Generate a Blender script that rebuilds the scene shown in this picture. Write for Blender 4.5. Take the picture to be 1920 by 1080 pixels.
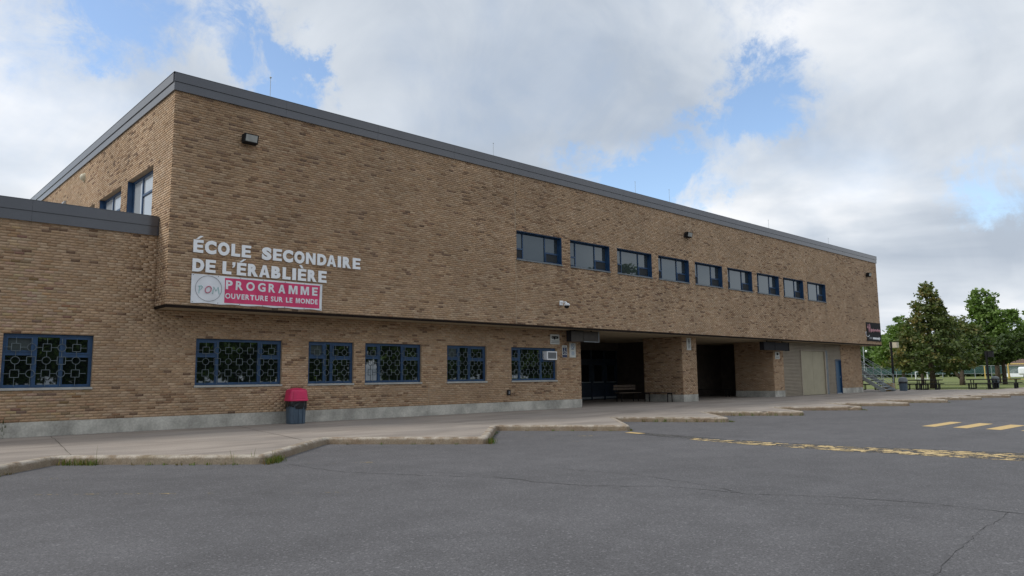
import bpy, bmesh, math, random
import numpy as np
from mathutils import Vector, Matrix

random.seed(7); RNG = np.random.default_rng(11)
for o in list(bpy.data.objects): bpy.data.objects.remove(o)
scene = bpy.context.scene
COL = scene.collection

# ------------------------------------------------------------------ camera
CAM = np.array([-6.288, -19.618, 1.240])
CR = np.array([0.730364, -0.682961, -0.011539])
CU = np.array([-0.074809, -0.09677, 0.992491])
CF = np.array([0.678949, 0.724017, 0.121769])
FPX = 1376.12
cd = bpy.data.cameras.new('Camera'); cam = bpy.data.objects.new('Camera', cd); COL.objects.link(cam)
cd.sensor_width = 36; cd.lens = FPX/1920*36; cd.clip_start = .05; cd.clip_end = 3000
m = Matrix(((CR[0], CU[0], -CF[0], CAM[0]), (CR[1], CU[1], -CF[1], CAM[1]), (CR[2], CU[2], -CF[2], CAM[2]), (0, 0, 0, 1)))
cam.matrix_world = m
scene.camera = cam

# ------------------------------------------------------------------ sky and sun
SUN_AZ = math.radians(-62)      # measured from +Y towards +X
SUN_EL = math.radians(44)
world = bpy.data.worlds.new('World'); scene.world = world; world.use_nodes = True
nt = world.node_tree; N = nt.nodes; L = nt.links; N.clear()
def nd(tree, t, **kw):
    n = tree.nodes.new(t)
    for k, v in kw.items(): setattr(n, k, v)
    return n
def mth(tree, op, a, b=None, c=None, clamp=False):
    n = nd(tree, 'ShaderNodeMath', operation=op); n.use_clamp = clamp
    for i, v in enumerate((a, b, c)):
        if v is None: continue
        if isinstance(v, (int, float)): n.inputs[i].default_value = v
        else: tree.links.new(v, n.inputs[i])
    return n.outputs[0]
def sstep(tree, v, lo, hi, a=0., b=1.):
    n = nd(tree, 'ShaderNodeMapRange', interpolation_type='SMOOTHSTEP')
    tree.links.new(v, n.inputs[0])
    for i, x in zip((1, 2, 3, 4), (lo, hi, a, b)): n.inputs[i].default_value = x
    return n.outputs[0]
sky = nd(nt, 'ShaderNodeTexSky', sky_type='NISHITA'); sky.sun_disc = False
sky.sun_elevation = SUN_EL; sky.sun_rotation = SUN_AZ; sky.air_density = 1.0; sky.dust_density = .8; sky.ozone_density = 1.3
tc = nd(nt, 'ShaderNodeTexCoord'); D = tc.outputs['Generated']
sx = nd(nt, 'ShaderNodeSeparateXYZ'); L.new(D, sx.inputs[0])
zc = mth(nt, 'ADD', mth(nt, 'MAXIMUM', sx.outputs[2], 0.0), 0.16)
cx_ = nd(nt, 'ShaderNodeCombineXYZ')
L.new(mth(nt, 'DIVIDE', sx.outputs[0], zc), cx_.inputs[0]); L.new(mth(nt, 'DIVIDE', sx.outputs[1], zc), cx_.inputs[1])
def noise(tree, vec, scale, detail=6, rough=.55, dist=0., off=None, dim='3D'):
    n = nd(tree, 'ShaderNodeTexNoise', noise_dimensions=dim)
    n.inputs['Scale'].default_value = scale; n.inputs['Detail'].default_value = detail
    n.inputs['Roughness'].default_value = rough; n.inputs['Distortion'].default_value = dist
    if off:
        mp = nd(tree, 'ShaderNodeMapping'); mp.inputs['Location'].default_value = off
        tree.links.new(vec, mp.inputs[0]); vec = mp.outputs[0]
    tree.links.new(vec, n.inputs['Vector'])
    return n.outputs[0]
n1 = noise(nt, cx_.outputs[0], 1.3, 7, .50, .35, (3.1, 1.7, 0))
n2 = noise(nt, cx_.outputs[0], 1.0, 5, .5, .4, (7.3, 4.2, 2))
n3 = noise(nt, D, 7.0, 6, .6, .5, (1, 2, 3))
wn = nd(nt, 'ShaderNodeTexNoise'); wn.inputs['Scale'].default_value = 7; wn.inputs['Detail'].default_value = 9; wn.inputs['Roughness'].default_value = .68; L.new(D, wn.inputs['Vector'])
w1 = nd(nt, 'ShaderNodeVectorMath', operation='SUBTRACT'); L.new(wn.outputs['Color'], w1.inputs[0]); w1.inputs[1].default_value = (.5, .5, .5)
w2 = nd(nt, 'ShaderNodeVectorMath', operation='SCALE'); L.new(w1.outputs[0], w2.inputs[0]); w2.inputs['Scale'].default_value = .26
w3 = nd(nt, 'ShaderNodeVectorMath', operation='ADD'); L.new(D, w3.inputs[0]); L.new(w2.outputs[0], w3.inputs[1])
w4 = nd(nt, 'ShaderNodeVectorMath', operation='NORMALIZE'); L.new(w3.outputs[0], w4.inputs[0]); DW = w4.outputs[0]
holes = None       # breaks in the cloud, where the photograph shows blue
for hx, hy, hz, rad, w in ((0.155, 0.895, 0.417, 2.4, 0.22), (0.212, 0.880, 0.426, 2.2, 0.3), (0.256, 0.865, 0.431, 1.8, 0.16), (0.323, 0.852, 0.412, 1.9, 0.22), (0.362, 0.842, 0.401, 2, 0.34), (0.393, 0.834, 0.387, 1.9, 0.38), (0.415, 0.833, 0.367, 1.5, 0.34), (0.726, 0.635, 0.264, 1.8, 0.2), (0.751, 0.606, 0.263, 2, 0.34), (0.775, 0.571, 0.271, 2.2, 0.42), (0.795, 0.552, 0.252, 2, 0.36), (0.812, 0.508, 0.289, 1.8, 0.2), (0.823, 0.450, 0.347, 1.5, 0.22), (0.836, 0.432, 0.338, 1.9, 0.4), (0.847, 0.402, 0.349, 1.9, 0.2), (0.792, 0.413, 0.449, 2.2, 0.22), (0.953, 0.206, 0.221, 1.9, 0.34)):
    v = nd(nt, 'ShaderNodeVectorMath', operation='DOT_PRODUCT'); L.new(DW, v.inputs[0])
    l = math.sqrt(hx*hx+hy*hy+hz*hz); v.inputs[1].default_value = (hx/l, hy/l, hz/l)
    h = sstep(nt, v.outputs['Value'], math.cos(math.radians(rad*2.3)), math.cos(math.radians(rad*.1)), 0., w)
    holes = h if holes is None else mth(nt, 'ADD', holes, h)
n4 = noise(nt, D, 13, 9, .66, .6, (5, 1, 8))
holes = mth(nt, 'MULTIPLY', holes, sstep(nt, n4, .26, .72, .15, 1.35))
cov = mth(nt, 'SUBTRACT', mth(nt, 'ADD', mth(nt, 'MULTIPLY_ADD', n1, .46, .372), mth(nt, 'MULTIPLY_ADD', n3, .42, -.21)), holes)
cov = sstep(nt, cov, .06, .64)
ramp = nd(nt, 'ShaderNodeValToRGB'); e = ramp.color_ramp.elements
e[0].position = .34; e[0].color = (.44, .50, .585, 1); e[1].position = .66; e[1].color = (.90, .915, .94, 1)
k = e.new(.5); k.color = (.65, .70, .765, 1)
L.new(mth(nt, 'ADD', n2, mth(nt, 'MULTIPLY_ADD', n3, .18, -.09)), ramp.inputs[0])
gain = nd(nt, 'ShaderNodeVectorMath', operation='SCALE'); L.new(ramp.outputs[0], gain.inputs[0]); gain.inputs['Scale'].default_value = 7.7
skg = nd(nt, 'ShaderNodeVectorMath', operation='SCALE'); L.new(sky.outputs[0], skg.inputs[0]); skg.inputs['Scale'].default_value = 1.5
mix = nd(nt, 'ShaderNodeMix', data_type='RGBA'); L.new(cov, mix.inputs[0]); L.new(skg.outputs[0], mix.inputs[6]); L.new(gain.outputs[0], mix.inputs[7])
bg = nd(nt, 'ShaderNodeBackground'); bg.inputs[1].default_value = .10; L.new(mix.outputs[2], bg.inputs[0])
wo = nd(nt, 'ShaderNodeOutputWorld'); L.new(bg.outputs[0], wo.inputs[0])

sd = bpy.data.lights.new('Sun', 'SUN'); sd.energy = 1.4; sd.angle = math.radians(14); sd.color = (1, .955, .88)
sun = bpy.data.objects.new('Sun', sd); COL.objects.link(sun)
sdir = Vector((math.sin(SUN_AZ)*math.cos(SUN_EL), math.cos(SUN_AZ)*math.cos(SUN_EL), math.sin(SUN_EL)))
sun.rotation_euler = sdir.to_track_quat('Z', 'Y').to_euler()
vs = scene.view_settings; vs.view_transform = 'Standard'; vs.look = 'None'; vs.exposure = 0.5; vs.gamma = 1.0; vs.use_curve_mapping = False

# ------------------------------------------------------------------ helpers
def tag(o, label=None, cat=None, group=None, kind=None):
    if label: o['label'] = label
    if cat: o['category'] = cat
    if group: o['group'] = group
    if kind: o['kind'] = kind
    return o
def empty(name, loc=(0, 0, 0), rz=0., label=None, cat=None, group=None):
    o = bpy.data.objects.new(name, None); COL.objects.link(o); o.location = loc; o.rotation_euler = (0, 0, rz)
    return tag(o, label, cat, group)
def mkmesh(name, V, F, mat=None, smooth=False):
    me = bpy.data.meshes.new(name); me.from_pydata([tuple(v) for v in V], [], [tuple(f) for f in F])
    if mat: me.materials.append(mat)
    if smooth: me.polygons.foreach_set('use_smooth', [True]*len(me.polygons))
    me.update(); return me
def ob(name, me, parent=None, loc=None):
    o = bpy.data.objects.new(name, me); COL.objects.link(o)
    if parent: o.parent = parent
    if loc is not None: o.location = loc
    return o
class MB:
    def __init__(s): s.V = []; s.F = []
    def add(s, V, F):
        b = len(s.V); s.V += [tuple(v) for v in V]; s.F += [tuple(i+b for i in f) for f in F]; return s
    def box(s, x0, x1, y0, y1, z0, z1, bev=0.):
        if bev <= 0:
            return s.add([(x0, y0, z0), (x1, y0, z0), (x1, y1, z0), (x0, y1, z0), (x0, y0, z1), (x1, y0, z1), (x1, y1, z1), (x0, y1, z1)],
                  [(0, 3, 2, 1), (4, 5, 6, 7), (0, 1, 5, 4), (1, 2, 6, 5), (2, 3, 7, 6), (3, 0, 4, 7)])
        bm = bmesh.new(); bmesh.ops.create_cube(bm, size=1)
        for v in bm.verts: v.co = Vector(((x0+x1)/2+v.co.x*(x1-x0), (y0+y1)/2+v.co.y*(y1-y0), (z0+z1)/2+v.co.z*(z1-z0)))
        bmesh.ops.bevel(bm, geom=list(bm.edges), offset=bev, segments=2, affect='EDGES', profile=.5)
        bm.verts.index_update(); s.add([v.co[:] for v in bm.verts], [[v.index for v in f.verts] for f in bm.faces]); bm.free(); return s
    def tube(s, pts, r, n=8, close=False, cap=True):
        pts = [Vector(p) for p in pts]; rs = r if isinstance(r, (list, tuple)) else [r]*len(pts)
        rings = []; up = None
        for i, p in enumerate(pts):
            if close: t = pts[(i+1) % len(pts)]-pts[i-1]
            else: t = pts[min(i+1, len(pts)-1)]-pts[max(i-1, 0)]
            t.normalize()
            if up is None: up = t.orthogonal().normalized()
            up = (up-t*up.dot(t)); up = up.normalized() if up.length > 1e-6 else t.orthogonal().normalized()
            w = t.cross(up)
            rings.append([p+(up*math.cos(2*math.pi*k/n)+w*math.sin(2*math.pi*k/n))*rs[i] for k in range(n)])
        V = [v for rg in rings for v in rg]; F = []; m_ = len(rings)
        for i in range(m_ if close else m_-1):
            j = (i+1) % m_
            for k in range(n): F.append((i*n+k, i*n+(k+1) % n, j*n+(k+1) % n, j*n+k))
        if cap and not close: F += [tuple(range(n-1, -1, -1)), tuple((m_-1)*n+k for k in range(n))]
        return s.add(V, F)
    def bar(s, a, b, w, h, up=(0, 0, 1)):
        a = Vector(a); b = Vector(b); t = (b-a).normalized(); u = Vector(up); u = (u-t*u.dot(t)).normalized(); q = t.cross(u)
        V = []
        for p in (a, b):
            for sx_, sz in ((-1, -1), (1, -1), (1, 1), (-1, 1)): V.append(p+q*sx_*w/2+u*sz*h/2)
        return s.add(V, [(0, 1, 2, 3), (7, 6, 5, 4), (0, 4, 5, 1), (1, 5, 6, 2), (2, 6, 7, 3), (3, 7, 4, 0)])
    def disc(s, c, r, n=20, y=0., rx=None):   # flat disc in the XZ plane
        rx = rx or r
        V = [(c[0]+rx*math.cos(2*math.pi*k/n), y, c[1]+r*math.sin(2*math.pi*k/n)) for k in range(n)]
        return s.add(V, [tuple(range(n))])
    def mesh(s, name, mat, smooth=False): return mkmesh(name, s.V, s.F, mat, smooth)
    def build(s, name, mat, parent=None, smooth=False, loc=None): return ob(name, s.mesh(name, mat, smooth), parent, loc)
def npmesh(name, V, F4, mat, cols=None):
    """fast quads mesh; cols is one RGB for each face"""
    me = bpy.data.meshes.new(name); nv = len(V); nf = len(F4)
    me.vertices.add(nv); me.vertices.foreach_set('co', np.asarray(V, np.float32).ravel())
    me.loops.add(nf*4); me.loops.foreach_set('vertex_index', np.asarray(F4, np.int32).ravel())
    me.polygons.add(nf); me.polygons.foreach_set('loop_start', np.arange(0, nf*4, 4, dtype=np.int32))
    me.update(calc_edges=True)
    if cols is not None:
        a = me.attributes.new('tint', 'FLOAT_COLOR', 'FACE')
        a.data.foreach_set('color', np.concatenate([cols, np.ones((nf, 1))], 1).astype(np.float32).ravel())
    me.materials.append(mat); return me
def copy_tree(o, parent=None):
    c = o.copy(); COL.objects.link(c)
    if parent: c.parent = parent
    for ch in [x for x in bpy.data.objects if x.parent == o]: copy_tree(ch, c)
    return c

# ------------------------------------------------------------------ materials
def newmat(name):
    m_ = bpy.data.materials.new(name); m_.use_nodes = True; t = m_.node_tree
    b = t.nodes['Principled BSDF']; return m_, t, b
def colmix(t, fac, a, b):
    x = nd(t, 'ShaderNodeMix', data_type='RGBA')
    if isinstance(fac, (int, float)): x.inputs[0].default_value = fac
    else: t.links.new(fac, x.inputs[0])
    for i, v in ((6, a), (7, b)):
        if isinstance(v, tuple): x.inputs[i].default_value = (*v[:3], 1)
        else: t.links.new(v, x.inputs[i])
    return x.outputs[2]
def bumpit(t, b, h, strength=.3, dist=.01):
    bp_ = nd(t, 'ShaderNodeBump'); bp_.inputs['Strength'].default_value = strength; bp_.inputs['Distance'].default_value = dist
    t.links.new(h, bp_.inputs['Height']); t.links.new(bp_.outputs[0], b.inputs['Normal'])
def PM(name, col, rough=.6, var=.12, scale=6., spec=.5, metal=0., bump=0., bscale=40., fine=0.):
    m_, t, b = newmat(name); co = nd(t, 'ShaderNodeTexCoord').outputs['Object']
    n = noise(t, co, scale, 5, .6)
    f = sstep(t, n, .3, .7)
    c = colmix(t, f, tuple(max(0, v*(1-var)) for v in col), tuple(min(1, v*(1+var)) for v in col))
    if fine:
        n2_ = noise(t, co, scale*14, 3, .6); f2 = sstep(t, n2_, .35, .65, 1-fine, 1+fine)
        s_ = nd(t, 'ShaderNodeVectorMath', operation='SCALE'); t.links.new(c, s_.inputs[0]); t.links.new(f2, s_.inputs['Scale']); c = s_.outputs[0]
    t.links.new(c, b.inputs['Base Color']); b.inputs['Roughness'].default_value = rough
    b.inputs['Specular IOR Level'].default_value = spec; b.inputs['Metallic'].default_value = metal
    if bump: bumpit(t, b, noise(t, co, bscale, 4, .6), bump, .01)
    return m_
MT = {}
# bricks: the tint is stored per brick, the shader adds grain
m_, t, b = newmat('buff_brick'); at = nd(t, 'ShaderNodeAttribute', attribute_name='tint'); co = nd(t, 'ShaderNodeTexCoord').outputs['Object']
g = sstep(t, noise(t, co, 55, 4, .65), .25, .75, .84, 1.14)
g2 = sstep(t, noise(t, co, .55, 5, .6, .3), .3, .7, .86, 1.10)
sc = nd(t, 'ShaderNodeVectorMath', operation='SCALE'); L_ = t.links; L_.new(at.outputs['Color'], sc.inputs[0]); L_.new(mth(t, 'MULTIPLY', g, g2), sc.inputs['Scale'])
L_.new(sc.outputs[0], b.inputs['Base Color']); b.inputs['Roughness'].default_value = .85; b.inputs['Specular IOR Level'].default_value = .3
bumpit(t, b, noise(t, co, 90, 3, .6), .4, .004); MT['brick'] = m_
MT['mortar'] = PM('mortar', (.36, .272, .190), .95, .12, 3, .2, bump=.3, bscale=80)
MT['plainbrick'] = PM('plain_brick', (.33, .25, .165), .9, .2, 9, .2)
MT['concrete'] = PM('base_concrete', (.44, .43, .39), .9, .30, 1.3, .3, bump=.35, bscale=25, fine=.10)
MT['fascia'] = PM('fascia_metal', (.058, .062, .076), .18, .08, 1.5, .9)
MT['drip'] = PM('drip_flashing', (.016, .011, .009), .85, .2, 4, .12)
MT['soffit'] = PM('soffit_paint', (.42, .345, .235), .85, .08, 1.2, .15)
MT['blue'] = PM('blue_frame_paint', (.016, .056, .135), .42, .18, 5, .5)
MT['sill_metal'] = PM('grey_sill', (.17, .19, .205), .55, .15, 4)
MT['sill_conc'] = PM('stone_sill', (.40, .40, .38), .85, .12, 5)
MT['grille'] = PM('grille_paint', (.105, .135, .150), .5, .25, 12)
MT['screen'] = PM('insect_screen', (.035, .040, .045), .8, .1, 30, .2)
def glassmat(name, dark, ior, tint=(.92, .97, 1.)):
    m_, t, b = newmat(name); t.nodes.remove(b); out = t.nodes['Material Output']; co = nd(t, 'ShaderNodeTexCoord').outputs['Object']
    d = nd(t, 'ShaderNodeBsdfDiffuse'); d.inputs[0].default_value = (*dark, 1)
    gl = nd(t, 'ShaderNodeBsdfGlossy'); gl.inputs['Roughness'].default_value = .015; gl.inputs[0].default_value = (*tint, 1)
    bp_ = nd(t, 'ShaderNodeBump'); bp_.inputs['Strength'].default_value = .06; bp_.inputs['Distance'].default_value = .02
    t.links.new(noise(t, co, 1.1, 2, .4), bp_.inputs['Height']); t.links.new(bp_.outputs[0], gl.inputs['Normal'])
    fr = nd(t, 'ShaderNodeFresnel'); fr.inputs[0].default_value = ior
    mx = nd(t, 'ShaderNodeMixShader'); t.links.new(fr.outputs[0], mx.inputs[0]); t.links.new(d.outputs[0], mx.inputs[1]); t.links.new(gl.outputs[0], mx.inputs[2])
    t.links.new(mx.outputs[0], out.inputs[0]); return m_
MT['glass'] = glassmat('double_glazing', (.034, .044, .050), 1.82, (.82, .92, 1.))
MT['glass_low'] = glassmat('dark_glazing', (.006, .008, .009), 2.4)
MT['glass_curtain'] = glassmat('glazing_with_blind', (.07, .085, .09), 1.8)
MT['glass_sheen'] = glassmat('glazing_painted_sheen', (.42, .45, .48), 2.2)  # side panes: pale base colour stands in for the bright sky reflection
MT['white'] = PM('white_letter_paint', (.86, .89, .93), .5, .03, 3)
MT['banner'] = PM('banner_vinyl', (.74, .77, .82), .45, .06, 3)
MT['red'] = PM('banner_red', (.62, .042, .150), .45, .12, 3)
MT['ink'] = PM('black_ink', (.015, .015, .018), .75, .1, 5, .25)
MT['inkgrey'] = PM('grey_ink', (.16, .17, .19), .6, .1, 5)
MT['teal'] = PM('teal_ink', (.30, .50, .50), .6, .25, 18)
MT['pink'] = PM('pink_ink', (.50, .16, .22), .6, .25, 18)
MT['palepink'] = PM('pale_pink_ink', (.60, .32, .36), .6, .25, 8)
MT['signwhite'] = PM('sign_white', (.60, .62, .60), .5, .05, 6)
MT['signblue'] = PM('sign_blue', (.012, .022, .085), .5, .1, 6)
MT['signsky'] = PM('sign_light_blue', (.12, .24, .42), .5, .1, 6)
MT['black'] = PM('black_metal', (.014, .014, .016), .7, .2, 8, .25)
MT['darkbox'] = PM('dark_box_panel', (.040, .034, .028), .55, .2, 5, .3)
MT['lens'] = PM('lamp_lens', (.34, .35, .34), .35, .1, 9)
MT['alu'] = PM('aluminium', (.42, .46, .50), .35, .08, 6, .5, .6)
MT['galv'] = PM('galvanised_steel', (.38, .42, .44), .45, .15, 9, .5, .35)
MT['rib'] = PM('ribbed_siding', (.36, .31, .245), .6, .08, 2)
MT['bigdoor'] = PM('olive_door_paint', (.37, .335, .235), .55, .07, 1.4)
MT['bluedoor'] = PM('blue_door_paint', (.022, .085, .175), .45, .1, 3)
MT['darkdoor'] = PM('dark_blue_door', (.018, .031, .054), .4, .15, 3)
MT['binred'] = PM('bin_lid_plastic', (.60, .024, .110), .42, .1, 5)
MT['bingrey'] = PM('bin_body_plastic', (.066, .102, .145), .5, .1, 5)
MT['bag'] = PM('bin_bag', (.010, .011, .014), .28, .2, 14, bump=.8, bscale=14)
MT['wood'] = PM('weathered_wood', (.14, .105, .080), .75, .2, 12)
MT['ply'] = PM('plywood', (.48, .34, .16), .7, .15, 8)
MT['shadewall'] = PM('recess_wall_shade', (.075, .060, .050), .8, .2, 3)  # deep shade of the entrance recesses put into the wall colour
MT['roof'] = PM('roof_gravel', (.24, .23, .22), .95, .15, 3)
MT['bark'] = PM('bark', (.095, .075, .058), .95, .35, 9, .2, bump=.7, bscale=12)
MT['yellowpost'] = PM('yellow_post', (.58, .42, .12), .6, .15, 6)
MT['lampglass'] = PM('lamp_cube', (.60, .55, .42), .5, .12, 7)
MT['sand'] = PM('sand', (.46, .40, .29), .95, .12, 2)
# asphalt
m_, t, b = newmat('asphalt'); co = nd(t, 'ShaderNodeTexCoord').outputs['Object']
agg = noise(t, co, 62, 4, .85); big = noise(t, co, .22, 6, .62, .4); mid = noise(t, co, 1.7, 5, .6, .3)
vor = nd(t, 'ShaderNodeTexVoronoi'); vor.inputs['Scale'].default_value = 60; t.links.new(co, vor.inputs['Vector'])
sep = nd(t, 'ShaderNodeSeparateColor'); t.links.new(vor.outputs['Color'], sep.inputs[0])
lum = mth(t, 'MULTIPLY', sstep(t, agg, .28, .72, .52, 1.48), mth(t, 'MULTIPLY', sstep(t, big, .3, .7, .91, 1.08), sstep(t, mid, .3, .7, .92, 1.08)))
lum = mth(t, 'ADD', lum, sstep(t, sep.outputs[0], .90, 1.0, 0., .75))
stn = noise(t, co, .55, 4, .55, 1.2, (9, 3, 0)); lum = mth(t, 'MULTIPLY', lum, sstep(t, stn, .58, .75, 1., .93))
mpl = nd(t, 'ShaderNodeMapping'); mpl.inputs['Rotation'].default_value = (0, 0, .75); mpl.inputs['Scale'].default_value = (.12, .9, 1); t.links.new(co, mpl.inputs[0])
lane = noise(t, mpl.outputs[0], 1.1, 4, .5, .4); lum = mth(t, 'MULTIPLY', lum, sstep(t, lane, .35, .65, .965, 1.035))
sc = nd(t, 'ShaderNodeVectorMath', operation='SCALE'); sc.inputs[0].default_value = (.108, .106, .111); t.links.new(lum, sc.inputs['Scale'])
t.links.new(sc.outputs[0], b.inputs['Base Color']); b.inputs['Roughness'].default_value = .88; b.inputs['Specular IOR Level'].default_value = .35
bumpit(t, b, mth(t, 'ADD', agg, mth(t, 'MULTIPLY', vor.outputs['Distance'], .8)), .55, .006); MT['asphalt'] = m_
# pavement concrete
m_, t, b = newmat('pavement_concrete'); co = nd(t, 'ShaderNodeTexCoord').outputs['Object']
mp = nd(t, 'ShaderNodeMapping'); mp.inputs['Scale'].default_value = (.35, 1.3, 1); t.links.new(co, mp.inputs[0])
a_ = noise(t, mp.outputs[0], .9, 7, .62, .5); b_ = noise(t, co, 40, 4, .6); c_ = noise(t, co, .25, 4, .55)
c1 = colmix(t, sstep(t, a_, .3, .7), (.235, .205, .180), (.365, .318, .278))
c1 = colmix(t, sstep(t, c_, .4, .75, 0., .5), c1, (.285, .268, .252))
sc = nd(t, 'ShaderNodeVectorMath', operation='SCALE'); t.links.new(c1, sc.inputs[0]); t.links.new(sstep(t, b_, .3, .7, .88, 1.12), sc.inputs['Scale'])
t.links.new(sc.outputs[0], b.inputs['Base Color']); b.inputs['Roughness'].default_value = .9; b.inputs['Specular IOR Level'].default_value = .3
bumpit(t, b, b_, .3, .004); MT['pave'] = m_
# kerb: pale worn concrete, with brown and mossy stains
m_, t, b = newmat('kerb_concrete'); co = nd(t, 'ShaderNodeTexCoord').outputs['Object']
a_ = noise(t, co, 3.2, 8, .7, .4); b_ = noise(t, co, 1.1, 4, .6, .2, (4, 4, 4)); f_ = noise(t, co, 38, 4, .7)
c1 = colmix(t, sstep(t, a_, .36, .62), (.235, .175, .120), (.44, .395, .335))
c1 = colmix(t, sstep(t, b_, .56, .75, 0., .45), c1, (.18, .155, .095))
szk = nd(t, 'ShaderNodeSeparateXYZ'); t.links.new(co, szk.inputs[0])      # road dirt splashed on the upright face
dirt = sstep(t, mth(t, 'ADD', szk.outputs[2], mth(t, 'MULTIPLY', a_, .06)), -.03, .03, .8, 0.)
c1 = colmix(t, dirt, c1, colmix(t, sstep(t, b_, .35, .65), (.175, .120, .075), (.215, .170, .115)))
sc = nd(t, 'ShaderNodeVectorMath', operation='SCALE'); t.links.new(c1, sc.inputs[0]); t.links.new(sstep(t, f_, .3, .7, .78, 1.2), sc.inputs['Scale'])
t.links.new(sc.outputs[0], b.inputs['Base Color']); b.inputs['Roughness'].default_value = .92
bumpit(t, b, mth(t, 'ADD', f_, a_), .5, .006); MT['kerb'] = m_
# grass ground
m_, t, b = newmat('grass_ground'); co = nd(t, 'ShaderNodeTexCoord').outputs['Object']
c1 = colmix(t, sstep(t, noise(t, co, .16, 6, .6), .3, .7), (.130, .165, .055), (.215, .235, .090))
c1 = colmix(t, sstep(t, noise(t, co, 9, 4, .7), .3, .7, 0., .4), c1, (.09, .12, .038))
t.links.new(c1, b.inputs['Base Color']); b.inputs['Roughness'].default_value = .95; b.inputs['Specular IOR Level'].default_value = .2
bumpit(t, b, noise(t, co, 14, 4, .7), .6, .04); MT['grass'] = m_
# worn yellow paint: holes where the paint has gone
def paint(name, col, lo, hi, sc1, rough=.8):
    m_, t, b = newmat(name); out = t.nodes['Material Output']; co = nd(t, 'ShaderNodeTexCoord').outputs['Object']
    mp = nd(t, 'ShaderNodeMapping'); mp.inputs['Rotation'].default_value = (0, 0, .7); t.links.new(co, mp.inputs[0])
    n = mth(t, 'ADD', mth(t, 'MULTIPLY', noise(t, mp.outputs[0], sc1, 7, .72, .6), .75), mth(t, 'MULTIPLY', noise(t, co, sc1*.25, 3, .5), .25))
    f = sstep(t, n, lo, hi); c = colmix(t, sstep(t, noise(t, co, 25, 4, .6), .3, .7), tuple(v*.82 for v in col), col)
    t.links.new(c, b.inputs['Base Color']); b.inputs['Roughness'].default_value = rough
    tr = nd(t, 'ShaderNodeBsdfTransparent'); mx = nd(t, 'ShaderNodeMixShader')
    t.links.new(f, mx.inputs[0]); t.links.new(tr.outputs[0], mx.inputs[1]); t.links.new(b.outputs[0], mx.inputs[2]); t.links.new(mx.outputs[0], out.inputs[0])
    return m_
MT['yellow'] = paint('yellow_stripe_paint', (.62, .44, .19), .20, .34, 9)
MT['yellowworn'] = paint('worn_yellow_paint', (.60, .45, .22), .50, .53, 5.5)
MT['yellowfaint'] = paint('faint_yellow_paint', (.40, .31, .14), .54, .60, 7)
MT['crack'] = PM('crack_fill', (.040, .039, .038), .95, .3, 4)
MT['patch'] = paint('patched_asphalt', (.085, .082, .08), .40, .62, 3.0)
MT['joint'] = PM('pavement_joint', (.10, .085, .07), .95, .2, 9)
MT['sealant'] = PM('joint_sealant', (.42, .35, .26), .8, .1, 6)
m_, t, b = newmat('leaves'); at = nd(t, 'ShaderNodeAttribute', attribute_name='tint'); out = t.nodes['Material Output']
t.links.new(at.outputs['Color'], b.inputs['Base Color']); b.inputs['Roughness'].default_value = .55; b.inputs['Specular IOR Level'].default_value = .3
tl = nd(t, 'ShaderNodeBsdfTranslucent'); sc = nd(t, 'ShaderNodeVectorMath', operation='MULTIPLY'); t.links.new(at.outputs['Color'], sc.inputs[0]); sc.inputs[1].default_value = (1.3, 1.5, .6)
t.links.new(sc.outputs[0], tl.inputs[0]); mx = nd(t, 'ShaderNodeMixShader'); mx.inputs[0].default_value = .28
t.links.new(b.outputs[0], mx.inputs[1]); t.links.new(tl.outputs[0], mx.inputs[2]); t.links.new(mx.outputs[0], out.inputs[0]); MT['leaf'] = m_
m_, t, b = newmat('fence_screen'); out = t.nodes['Material Output']; b.inputs['Base Color'].default_value = (.045, .105, .10, 1); b.inputs['Roughness'].default_value = .8
tr = nd(t, 'ShaderNodeBsdfTransparent'); mx = nd(t, 'ShaderNodeMixShader'); co = nd(t, 'ShaderNodeTexCoord').outputs['Object']
t.links.new(sstep(t, noise(t, co, .4, 3, .5), .3, .7, .45, .75), mx.inputs[0]); t.links.new(tr.outputs[0], mx.inputs[1]); t.links.new(b.outputs[0], mx.inputs[2]); t.links.new(mx.outputs[0], out.inputs[0]); MT['fencescreen'] = m_

# ------------------------------------------------------------------ the ground
ZA = -.14      # asphalt level; the pavement is at 0
def sheet(name, pts, z, mat, parent=None):
    return ob(name, mkmesh(name, [(x, y, z) for x, y in pts], [tuple(range(len(pts)))], mat), parent)
gr = tag(sheet('ground', [(-900, -900), (900, -900), (900, 900), (-900, 900)], ZA-.03, MT['grass']), 'grassy ground around the school', None, None, 'structure')
lot = tag(sheet('car_park', [(-70, -44), (78, -44), (78, -4), (-70, -4)], ZA, MT['asphalt']), 'grey cracked asphalt car park in the foreground', None, None, 'structure')
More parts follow.
